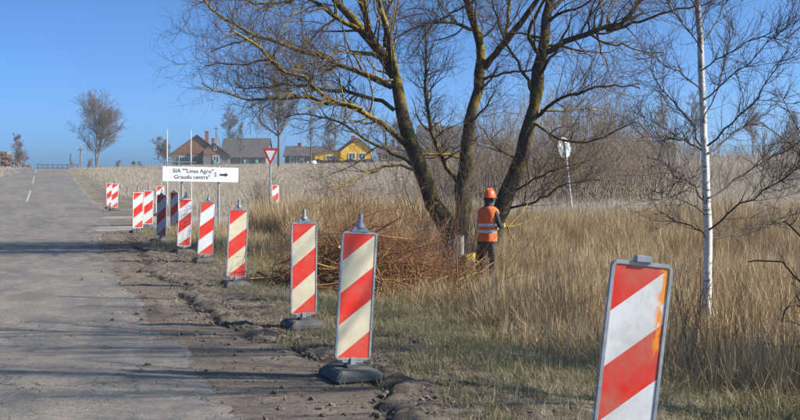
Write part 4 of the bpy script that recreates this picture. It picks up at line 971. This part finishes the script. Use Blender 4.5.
def porch():
    c = (297 - 303.75) * k_; hw = 6.5 * k_; m = MB(); m.prism([(c - hw, -.4), (c + hw, -.4), (c + hw, z_(156.5)), (c - hw, z_(156.5))], -1.6, -.03); m.build('porch_wall', MA['grey_wall'], r_)
    V = [(c - hw - .3, -1.95, z_(156.3)), (c + hw + .3, -1.95, z_(156.3)), (c + hw + .3, .3, z_(156.3)), (c - hw - .3, .3, z_(156.3)), (c, 1.2, z_(149.5)), (c, -.2, z_(149.5))]
    MB().add(V, [(0, 1, 5), (1, 2, 4, 5), (2, 3, 4), (3, 0, 5, 4), (3, 2, 1, 0)]).build('porch_roof', MA['roof'], r_)
    for dx in (-.75, .45): window(r_, c + dx, z_(163), .9, 1.1, -1.61, 1)
porch()
def house_yellow():
    Y = 196.0; k = Y / FPX; a = gp(350.5, Y); root = empty('yellow_house', a, R(9), 'bright yellow gabled house with a long low lean-to on its left', 'house')
    z = lambda py: float(at(350, py, Y).z) - a.z
    X = lambda px: (px - 352) * k
    x0, x1, xr = X(342), X(373.5), X(359.3); e0, e1, zr = z(151.5), z(149.5), z(138.3)
    MB().prism([(x0, -.4), (x1, -.4), (x1, e1), (xr, zr), (x0, e0)], 0, 9).build('wall', MA['yellow'], root)
    rf = gable_roof(root, x0, x1, xr, 0, 9, e0, e1, zr, MA['roof_brown'], .3, .14); chimney(rf, X(358), 5, zr - .4, z(135.5), .7)
    MB().prism([(X(317), -.4), (x0 - .02, -.4), (x0 - .02, e0 + .25), (X(317), z(153.6))], .6, 8).build('lean_to', MA['yellow'], root)
    MB().prism([(X(316), z(153.8)), (x0 - .02, e0 + .27), (x0 - .02, e0 + .38), (X(316), z(153.1))], .3, 8.3).build('lean_to_roof', MA['roof_brown'], root)
    window(root, X(353.5), z(159.5), 1.3, 1.2, 0, 1); window(root, X(363.5), z(159.5), 1.3, 1.2, 0, 1); window(root, X(333), z(159.8), 2.0, .8, .6, 2)
house_yellow()
house_long('cottage', 'low grey cottage with red chimney seen between the left limbs', 378, 410, 205, 146, 153, MA['grey_wall'], MA['roof'], 8, 'house', [(385, 160, 1.2, 1.2), (398, 160, 1.2, 1.2)], [(393, 139.5)])
house_long('farmhouse', 'big dark roofed farmhouse behind the leaning trunks', 419, 461, 190, 125, 147, MA['wood'], MA['roof'], 12, 'house', [(430, 160, 1.2, 1.4), (450, 160, 1.2, 1.4)], [(437.5, 121.5)])
def ruin():
    Y = 190.0; a = gp(658, Y); k = Y / FPX; root = empty('stone_ruin', a, R(-20), 'roofless dark stone ruin on the field edge left of the birch', 'ruin'); g = np.random.default_rng(4)
    z = lambda py: float(at(658, py, Y).z) - a.z
    hw = 17 * k; V = []; m = MB(); tp = z(143)
    pts = [(-hw, -.4), (hw, -.4)] + [(hw - 2 * hw * q, tp * (1 - .16 * g.uniform())) for q in np.linspace(0, 1, 15)]
    m.prism(pts, 0, .6); m.build('front_wall', MA['stone'], root)
    MB().prism([(p[0], p[1] * .97) for p in pts], 6.5, 7.1).build('rear_wall', MA['stone'], root)
    for sx in (-1, 1): MB().prism([(sx * (hw - .3) - .28, -.4), (sx * (hw - .3) + .28, -.4), (sx * (hw - .3) + .28, tp * .9), (sx * (hw - .3) - .28, tp * .95)], .61, 6.49).build('side_wall', MA['stone'], root)
ruin()
# hedge, tubs, barrels
def hedge():
    Y = 184.0; x0, x1 = gx(317, Y), gx(375, Y); g = np.random.default_rng(6); a = gp(346, Y); root = empty('hedge', a, 0, 'low dark clipped hedge in front of the yellow house', 'hedge')
    N = 5200; x = g.uniform(x0, x1, N) - a.x; y = g.uniform(-.5, .5, N); zz = g.uniform(0, 1, N) ** .7 * (float(at(346, 161.0, Y).z) - a.z); zz += .12 * np.sin(x * 2.3)
    c = np.stack([x, y, zz], -1); d1 = g.normal(size=(N, 3)) * .13; d2 = g.normal(size=(N, 3)) * .13
    V = np.stack([c + d1, c + d2, c - d1, c - d2], 1).reshape(-1, 3); F = np.arange(4 * N).reshape(-1, 4)
    link('foliage', npmesh('foliage', V, F), MA['hedge'], root)
    MB().box(x0 - a.x + .1, x1 - a.x - .1, -.3, .3, -.1, float(at(346, 162.0, Y).z) - a.z).build('stems', MA['hedge'], root)
hedge()
def barrel(px, Y, mt, label, nm='barrel', r=.34, h=.95, cat='barrel', group=None):
    a = gp(px, Y); root = empty(nm, a, 0, label, cat, group); m = MB()
    for z0, z1, ra, rb in ((-.03, h * .33, r * .9, r), (h * .33, h * .66, r, r), (h * .66, h, r, r * .9)): m.rod((0, 0, z0), (0, 0, z1), ra, rb, 14)
    m.build('body', mt, root, 0, False)
    m = MB()
    for zz in (h * .33, h * .66): m.rod((0, 0, zz - .03), (0, 0, zz + .03), r * 1.06, None, 14)
    m.build('hoops', mt, root); MB().rod((0, 0, h + .001), (0, 0, h + .05), r * .8, None, 14).build('lid', mt, root)
barrel(178, 186, MA['green_plastic'], 'green barrel left of the orange house windows', r=.4, h=1.0)
barrel(213.6, 186, MA['green_plastic'], 'green barrel below the annex window', r=.45, h=1.0)
barrel(243.5, 186, MA['green_plastic'], 'green barrel at the thin birch by the barn', r=.45, h=1.0)
barrel(255.5, 186, MA['green_plastic'], 'green barrel before the right end of the barn', r=.5, h=1.0)
barrel(307.8, 178, MA['white'], 'small white tub left of the larger one near the slate house', 'tub', .35, .5, 'tub')
barrel(313, 178, MA['white'], 'larger white tub by the thin birch near the slate house', 'tub', .62, .62, 'tub')
# utility poles
def upole(px, Y, ytop, label, brace=False):
    a = gp(px, Y); h = float(at(px, ytop, Y).z) - a.z; root = empty('utility_pole', a, 0, label, 'pole')
    MB().rod((0, 0, -.2), (0, 0, h), .14, .10, 10).build('post', MA['wood'], root)
    if brace: MB().rod((1.9, .1, -.2), (.1, .1, h * .82), .12, .09, 10).build('brace', MA['wood'], root)
    MB().box(-.6, .6, -.19, -.11, h - .45, h - .33).build('crossarm', MA['wood'], root)
    for xx in (-.5, .5): MB().rod((xx, -.15, h - .329), (xx, -.15, h - .18), .045, .03, 8).build('insulator', MA['white'], root)
upole(81, 175, 147, 'utility pole beside the ridge tree at the road crest')
upole(216.6, 212, 126.5, 'braced utility pole behind the orange house annex', True)
upole(421, 215, 118, 'utility pole in the field seen past the leaning trunk')
# railing past the crest
def railing():
    Y = 178.0; root = empty('railing', gp(57, Y), 0, 'dark post and rail fence on the skyline past the road crest', 'fence'); a = root.location; g = np.random.default_rng(2)
    zt = float(at(57, 164.3, Y).z) - a.z; zb = float(at(57, 171, Y).z) - a.z
    for px in range(38, 79, 5): MB().box(gx(px, Y) - a.x - .06, gx(px, Y) - a.x + .06, -.06, .06, zb - .3, zt + .02 * (px % 3)).build('post', MA['wood'], root)
    for q in (.93, .45): MB().box(gx(37, Y) - a.x, gx(79, Y) - a.x, -.10, -.062, zb + (zt - zb) * q - .05, zb + (zt - zb) * q + .05).build('rail', MA['wood'], root)
railing()
# log pile left of the crest
def log_pile():
    Y = 158.0; k = Y / FPX; x0 = gx(-14, Y); gz = hz(gx(14, Y), Y); root = empty('log_pile', (gx(14, Y), Y, gz), R(19), 'stack of sawn logs beside the road crest at the left border', 'log pile'); g = np.random.default_rng(8)
    r0 = .17; m = MB().rod((0, -1.5, 0), (0, 1.5, 0), 1, .97, 12); lm = m.me('log', 0, True); lm.materials.append(MA['log_bark'])
    em = MB().rod((0, -1.505, 0), (0, -1.5045, 0), .93, None, 12).me('cut_end'); em.materials.append(MA['log_end'])
    wid = gx(31, Y) - x0; rows = int(2.8 / (r0 * 1.72))
    for j in range(rows):
        zz = r0 + j * r0 * 1.74; x = x0 + (j % 2) * r0
        while x < x0 + wid:
            q = (x - x0) / wid; top = 2.7 - 2.1 * max(0, (q - .42) / .58) ** .9 + .15 * math.sin(q * 14)
            if zz < top:
                r = r0 * g.uniform(.62, 1.05); o = bpy.data.objects.new('log', lm); C.objects.link(o); o.parent = root
                o.location = (x - gx(14, Y), g.uniform(-.45, .45), zz + g.uniform(-.05, .05)); o.scale = (r, 1, r)
                e = bpy.data.objects.new('cut_end', em); C.objects.link(e); e.parent = o
            x += 2 * r0
    for px in (-8, 1): MB().rod((gx(px, Y) - gx(14, Y), -1.75, -.2), (gx(px, Y) - gx(14, Y), -1.75, 2.5), .06, None, 8).build('stake', MA['wood'], root)
log_pile()
def container():
    Y = 166.0; a = gp(-2, Y); k = Y / FPX; root = empty('container', a, 0, 'grey metal container behind the log pile', 'container'); z1 = float(at(0, 152, Y).z) - a.z
    MB().box(-2.2, 9.3 * k, 0, 2.4, -.1, z1).build('body', MA['grey_wall'], root, .03)
    for q in np.arange(-2.0, 9.0 * k, .3): MB().box(q, q + .12, -.05, .001, .1, z1 - .1).build('rib', MA['steel'], root)
    MB().box(-2.25, 9.3 * k + .05, -.06, 2.45, z1, z1 + .08).build('roof', MA['steel'], root)
container()
for px, lb, Y in ((118.5, 'small dark bush on the skyline above the far striped panels', 195), (133, 'small dark bush on the skyline left of the sign board', 195), (140.5, 'squat green bush on the skyline near the sign board', 196)):
    far_tree('shrub', lb, px, Y, 161, .6, int(px), rt=.05, n1=30, n2=160, n3=600, up=.03, fork=.05, stems=3, tw=.02)

# ------------------------------------------------------------------ stump, cut wood
def stump(px, Y, h, r, mt, label, topmat='cut_wood', tilt=0):
    a = gp(px, Y); g = np.random.default_rng(int(px)); root = empty('stump', a, 0, label, 'stump'); n = 18; V = []; F = []
    jr = 1 + .12 * g.normal(size=n)
    for j, (zz, q) in enumerate(((-.1, 1.5), (.05, 1.18), (.2 * h, 1.0), (.6 * h, .92), (h, .9))):
        for k in range(n): aa = 2 * math.pi * k / n; V.append((r * q * jr[k] * math.cos(aa), r * q * jr[k] * math.sin(aa), zz + (tilt * math.cos(aa) if j == 4 else 0)))
    for j in range(4): F += [(j * n + k, j * n + (k + 1) % n, j * n + n + (k + 1) % n, j * n + n + k) for k in range(n)]
    MB().add(V, F).build('trunk', MA[mt], root, 0, True)
    MB().add([(v[0] * .97, v[1] * .97, v[2] + .004) for v in V[-n:]], [tuple(range(n))]).build('cut_face', MA[topmat], root)
stump(467, 20.2, .62, .17, 'lichen_wood', 'yellow lichened stump just left of the worker', tilt=.05)
stump(478, 20.9, .42, .13, 'lichen_wood', 'low lichened stump right behind the taller yellow one', tilt=-.04)
stump(455, 21.0, .85, .20, 'grey_wall', 'grey cut stump in front of the leaning trunk', 'grey_wall', .08)
def cut_log(px, Y, l_, r, yaw, label, pz=.0):
    a = gp(px, Y); root = empty('cut_log', (a.x, a.y, a.z + r + pz), R(yaw), label, 'log'); MB().rod((-l_ / 2, 0, 0), (l_ / 2, 0, .03), r, r * .9, 14).build('bark', MA['lichen_wood'] if px < 520 else MA['cut_wood'], root, 0, False)
    for s_, rr in ((-1, r * .93), (1, r * .84)): MB().rod((s_ * l_ / 2, 0, .0 if s_ < 0 else .03), (s_ * (l_ / 2 + .004), 0, .0 if s_ < 0 else .03), rr, None, 14).build('cut_end', MA['cut_wood'], root)
cut_log(533, 20.2, .34, .05, 12, 'pale split log lying in the grass right of the worker', .10)
cut_log(523, 20.6, .24, .045, -20, 'shorter pale log left of the split log by the worker', .10)
cut_log(490, 19.3, .34, .06, 25, 'short sawn log at the feet of the worker', .08)
cut_log(497, 19.8, .25, .05, -40, 'pale wood offcut beside the right boot of the worker', .1)

# ------------------------------------------------------------------ worker
def worker():
    Y = 20.3; x = gx(487.5, Y); z = hz(x, Y); root = empty('person', (x, Y, z), R(-46), 'worker in orange vest and helmet standing by the trunks holding a branch', 'person')
    J = {}; E = []
    def j(n, p, r, par=None):
        J[n] = (p, r, len(J))
        if par: E.append((J[par][2], J[n][2]))
    j('pelvis', (0, 0, .95), (.155, .125)); j('waist', (0, .01, 1.10), (.15, .12), 'pelvis'); j('chest', (0, .02, 1.32), (.165, .125), 'waist'); j('coll', (0, .03, 1.44), (.11, .09), 'chest'); j('neck', (0, .05, 1.53), (.062, .062), 'coll')
    j('jaw', (0, .085, 1.59), (.075, .088), 'neck'); j('skull', (0, .075, 1.69), (.083, .10), 'jaw'); j('crown', (0, .065, 1.755), (.058, .07), 'skull'); j('nose', (0, .188, 1.645), (.014, .014), 'skull')
    for s_, nm in ((-1, 'l'), (1, 'r')): j('ear' + nm, (s_ * .092, .07, 1.65), (.016, .022), 'skull')
    for s_, nm in ((-1, 'l'), (1, 'r')):
        j('sh' + nm, (s_ * .175, .02, 1.40), (.070, .070), 'coll')
        el = (s_ * .29, .03, 1.15) if s_ > 0 else (s_ * .27, .06, 1.15); wr = (.20, .25, 1.13) if s_ > 0 else (-.12, .27, 1.10)
        j('ua' + nm, tuple((np.array((s_ * .185, .02, 1.425)) + np.array(el)) / 2), (.058, .058), 'sh' + nm); j('el' + nm, el, (.055, .055), 'ua' + nm); j('fa' + nm, tuple((np.array(el) * .5 + np.array(wr) * .5)), (.05, .05), 'el' + nm); j('wr' + nm, wr, (.035, .035), 'fa' + nm)
        d = np.array(wr) - np.array(el); d /= np.linalg.norm(d); pm = np.array(wr) + d * .075; j('pa' + nm, tuple(pm), (.042, .024), 'wr' + nm)
        sd = np.cross(d, (0, 0, 1.)); sd /= np.linalg.norm(sd); upv = np.cross(sd, d)
        for q in range(4):
            ln = (.036, .042, .040, .032)[q]; b0 = pm + d * .025 + upv * (.030 - .020 * q); b1 = b0 + d * ln; b2 = b1 + d * ln * .15 - sd * s_ * ln * -.9; b3 = b2 - d * ln * .7 - sd * s_ * ln * -.25
            j('f%d1' % q + nm, tuple(b1), (.010, .010), 'pa' + nm); j('f%d2' % q + nm, tuple(b2), (.009, .009), 'f%d1' % q + nm); j('f%d3' % q + nm, tuple(b3), (.008, .008), 'f%d2' % q + nm)
        t1 = np.array(wr) + d * .045 + upv * .045; t2 = t1 + d * .03 + upv * .012 + sd * s_ * .02; j('t1' + nm, tuple(t1), (.012, .012), 'wr' + nm); j('t2' + nm, tuple(t2), (.010, .010), 't1' + nm)
        j('hip' + nm, (s_ * .10, 0, .88), (.118, .118), 'pelvis'); j('th' + nm, (s_ * .115, .015, .68), (.098, .098), 'hip' + nm); j('kn' + nm, (s_ * .125, .04 if s_ > 0 else .0, .49), (.075, .075), 'th' + nm); j('ca' + nm, (s_ * .13, 0, .32), (.074, .074), 'kn' + nm)
        j('an' + nm, (s_ * .135, -.03, .12), (.058, .058), 'ca' + nm); j('he' + nm, (s_ * .135, -.035, .05), (.05, .05), 'an' + nm); j('to' + nm, (s_ * .155, .15, .042), (.046, .04), 'he' + nm)
    me = bpy.data.meshes.new('body'); me.from_pydata([v[0] for v in J.values()], E, []); o = link('body', me)
    o.modifiers.new('s', 'SKIN'); me.skin_vertices or None
    for k, (p, r, i) in J.items(): me.skin_vertices[0].data[i].radius = r
    me.skin_vertices[0].data[0].use_root = True
    o.modifiers[0].use_smooth_shade = True; o.modifiers.new('u', 'SUBSURF').levels = 2; o.modifiers['u'].render_levels = 2
    dg = bpy.context.evaluated_depsgraph_get(); bm_ = bpy.data.meshes.new_from_object(o.evaluated_get(dg)); bpy.data.objects.remove(o)
    b = link('body', bm_, MA['jacket'], root)
    for k in ('trousers', 'boots', 'glove', 'skin'): bm_.materials.append(MA[k])
    wl_ = np.array(J['wrl'][0]); wr_ = np.array(J['wrr'][0])
    for f in bm_.polygons:
        c = np.array(f.center); f.use_smooth = True
        f.material_index = 4 if c[2] > 1.535 else 3 if (c[1] > .235 and .9 < c[2] < 1.25) else 0 if c[2] > .93 else 1 if c[2] > .16 else 2
    root.scale = (.92, .92, 1.0)
    def loft(rings, n=28):
        V = []; F = []
        for (zz, rx, ry, cy) in rings:
            for k in range(n):
                a = 2 * math.pi * k / n; wv = 1 + .016 * math.sin(5 * a + zz * 9) + .014 * math.sin(9 * a - zz * 23) + .010 * math.sin(zz * 55 + 3 * a); ca, sa = math.cos(a), math.sin(a); V.append((rx * wv * math.copysign(abs(ca) ** .8, ca), cy + ry * wv * math.copysign(abs(sa) ** .8, sa), zz))
        for r in range(len(rings) - 1): F += [(r * n + k, r * n + (k + 1) % n, r * n + n + (k + 1) % n, r * n + n + k) for k in range(n)]
        return MB().add(V, F)
    RG = [(.86, .205, .168, .0), (.93, .20, .166, .0), (1.03, .192, .158, .005), (1.13, .190, .155, .01), (1.22, .205, .160, .015), (1.31, .225, .165, .02), (1.38, .236, .158, .025), (1.435, .222, .138, .03), (1.475, .165, .115, .033), (1.50, .10, .09, .037)]
    def at_z(zz, e): a = np.array(RG); return (zz, *(float(np.interp(zz, a[:, 0], a[:, c])) + (e if c < 3 else 0) for c in (1, 2, 3)))
    v = loft(RG).build('vest', MA['hivis'], root, 0, True)
    for z0 in (1.015, 1.135): loft([at_z(z0, .001), at_z(z0 + .004, .006), at_z(z0 + .051, .006), at_z(z0 + .055, .001)]).build('reflective_band', MA['reflect'], v, 0, True)
    for s_ in (-1, 1):   # bands over the shoulders at the back
        V = []
        for (zz, yy) in ((1.19, -.150), (1.30, -.147), (1.38, -.134), (1.44, -.105), (1.49, -.062)): V += [(s_ * .105 - .022, yy, zz), (s_ * .105 + .022, yy, zz)]
    # helmet: shell, brim, ridge, ear muffs
    V = []; F = []; n = 28; cy = .07
    prof = [(1.665, .118, .138), (1.672, .116, .135), (1.70, .113, .131), (1.75, .103, .120), (1.795, .078, .092), (1.82, .045, .055), (1.828, .012, .014)]
    for zz, rx, ry in prof:
        for k in range(n): a = 2 * math.pi * k / n; V.append((rx * math.cos(a), cy + ry * math.sin(a), zz))
    for r in range(len(prof) - 1): F += [(r * n + k, r * n + (k + 1) % n, r * n + n + (k + 1) % n, r * n + n + k) for k in range(n)]
    F.append(tuple(range((len(prof) - 1) * n, len(prof) * n)))
    hm = MB().add(V, F).build('helmet', MA['helmet'], root, 0, True)
    V = []; F = []
    for (rr, zz) in ((1.0, 1.668), (1.0, 1.662)):
        for k in range(n):
            a = 2 * math.pi * k / n; fr = max(0, math.sin(a)) ** 3
            V += [(.112 * math.cos(a), cy + .132 * math.sin(a), zz), (.126 * math.cos(a), cy + (.145 + .055 * fr) * math.sin(a), zz - .012 * fr)]
    for k in range(n): j2 = (k + 1) % n; F += [(2 * k, 2 * k + 1, 2 * j2 + 1, 2 * j2), (2 * n + 2 * k, 2 * n + 2 * j2, 2 * n + 2 * j2 + 1, 2 * n + 2 * k + 1), (2 * k + 1, 2 * n + 2 * k + 1, 2 * n + 2 * j2 + 1, 2 * j2 + 1)]
    MB().add(V, F).build('brim', MA['helmet'], hm, 0, True)
    MB().prism([(-.012, 0), (.012, 0), (.008, .012), (-.008, .012)], -.085, .085).build('ridge', MA['helmet'], hm).location = (0, cy, 1.818)
    for s_ in (-1, 1): MB().rod((s_ * .085, .06, 1.635), (s_ * .125, .06, 1.635), .042, .036, 14).build('ear_muff', MA['jacket'], hm, .004)
    MB().add(*loft([(1.47, .10, .09, .035), (1.53, .074, .078, .045), (1.59, .086, .098, .058), (1.66, .094, .110, .065)]).__dict__.values()).build('hood', MA['jacket'], root, 0, True)
    return root, z
PERSON, pz = worker()
def held_branch():
    g = np.random.default_rng(14); Mx = Matrix.Rotation(R(-46), 3, 'Z'); h = Mx @ Vector((.207, .317, 1.125)) + PERSON.location; org = tuple(h)
    root = empty('cut_branch', (h.x, h.y, h.z), 0, 'yellow lichened branch held in the gloved hand of the worker', 'branch')
    hv = np.array(h); P = []
    for d0, l_ in (((.55, .25, .45), .9), ((.25, .1, -.9), .75), ((.6, .2, .1), .8), ((.35, -.1, -.7), .6)):
        d = np.array(d0); d = d / np.linalg.norm(d); pts = [hv - d * .05]
        for k in range(8): d = d + g.normal(0, .07, 3); d /= np.linalg.norm(d); pts.append(pts[-1] + d * l_ / 8)
        P.append(pts)
    P = np.array(P); Rr = np.tile(np.linspace(.011, .005, 9), (4, 1)); A, AR = spawn(P, Rr, 34, .3, g, (25, 60), 5, .6, 0, .18, .15, .003)
    tube_obj('wood', [(P, Rr, 7)], MA['lichen_wood'], root, org); tube_obj('twigs', [(A, AR, 4)], MA['willow'], root, org)
held_branch()

# ------------------------------------------------------------------ the air
haze_m, hn, hl, hb = newmat('pale_air'); hn.remove(hb); hv = hn.new('ShaderNodeVolumePrincipled')
hv.inputs['Color'].default_value = (.82, .90, 1, 1); hv.inputs['Density'].default_value = 0.0005; hv.inputs['Anisotropy'].default_value = 0.2
hl.new(hv.outputs[0], hn['Material Output'].inputs['Volume'])
hz_o = MB().box(-420, 420, -60, 420, -9, 24).build('haze', haze_m); tag(hz_o, 'thin pale spring haze over the fields', 'haze', kind='stuff')
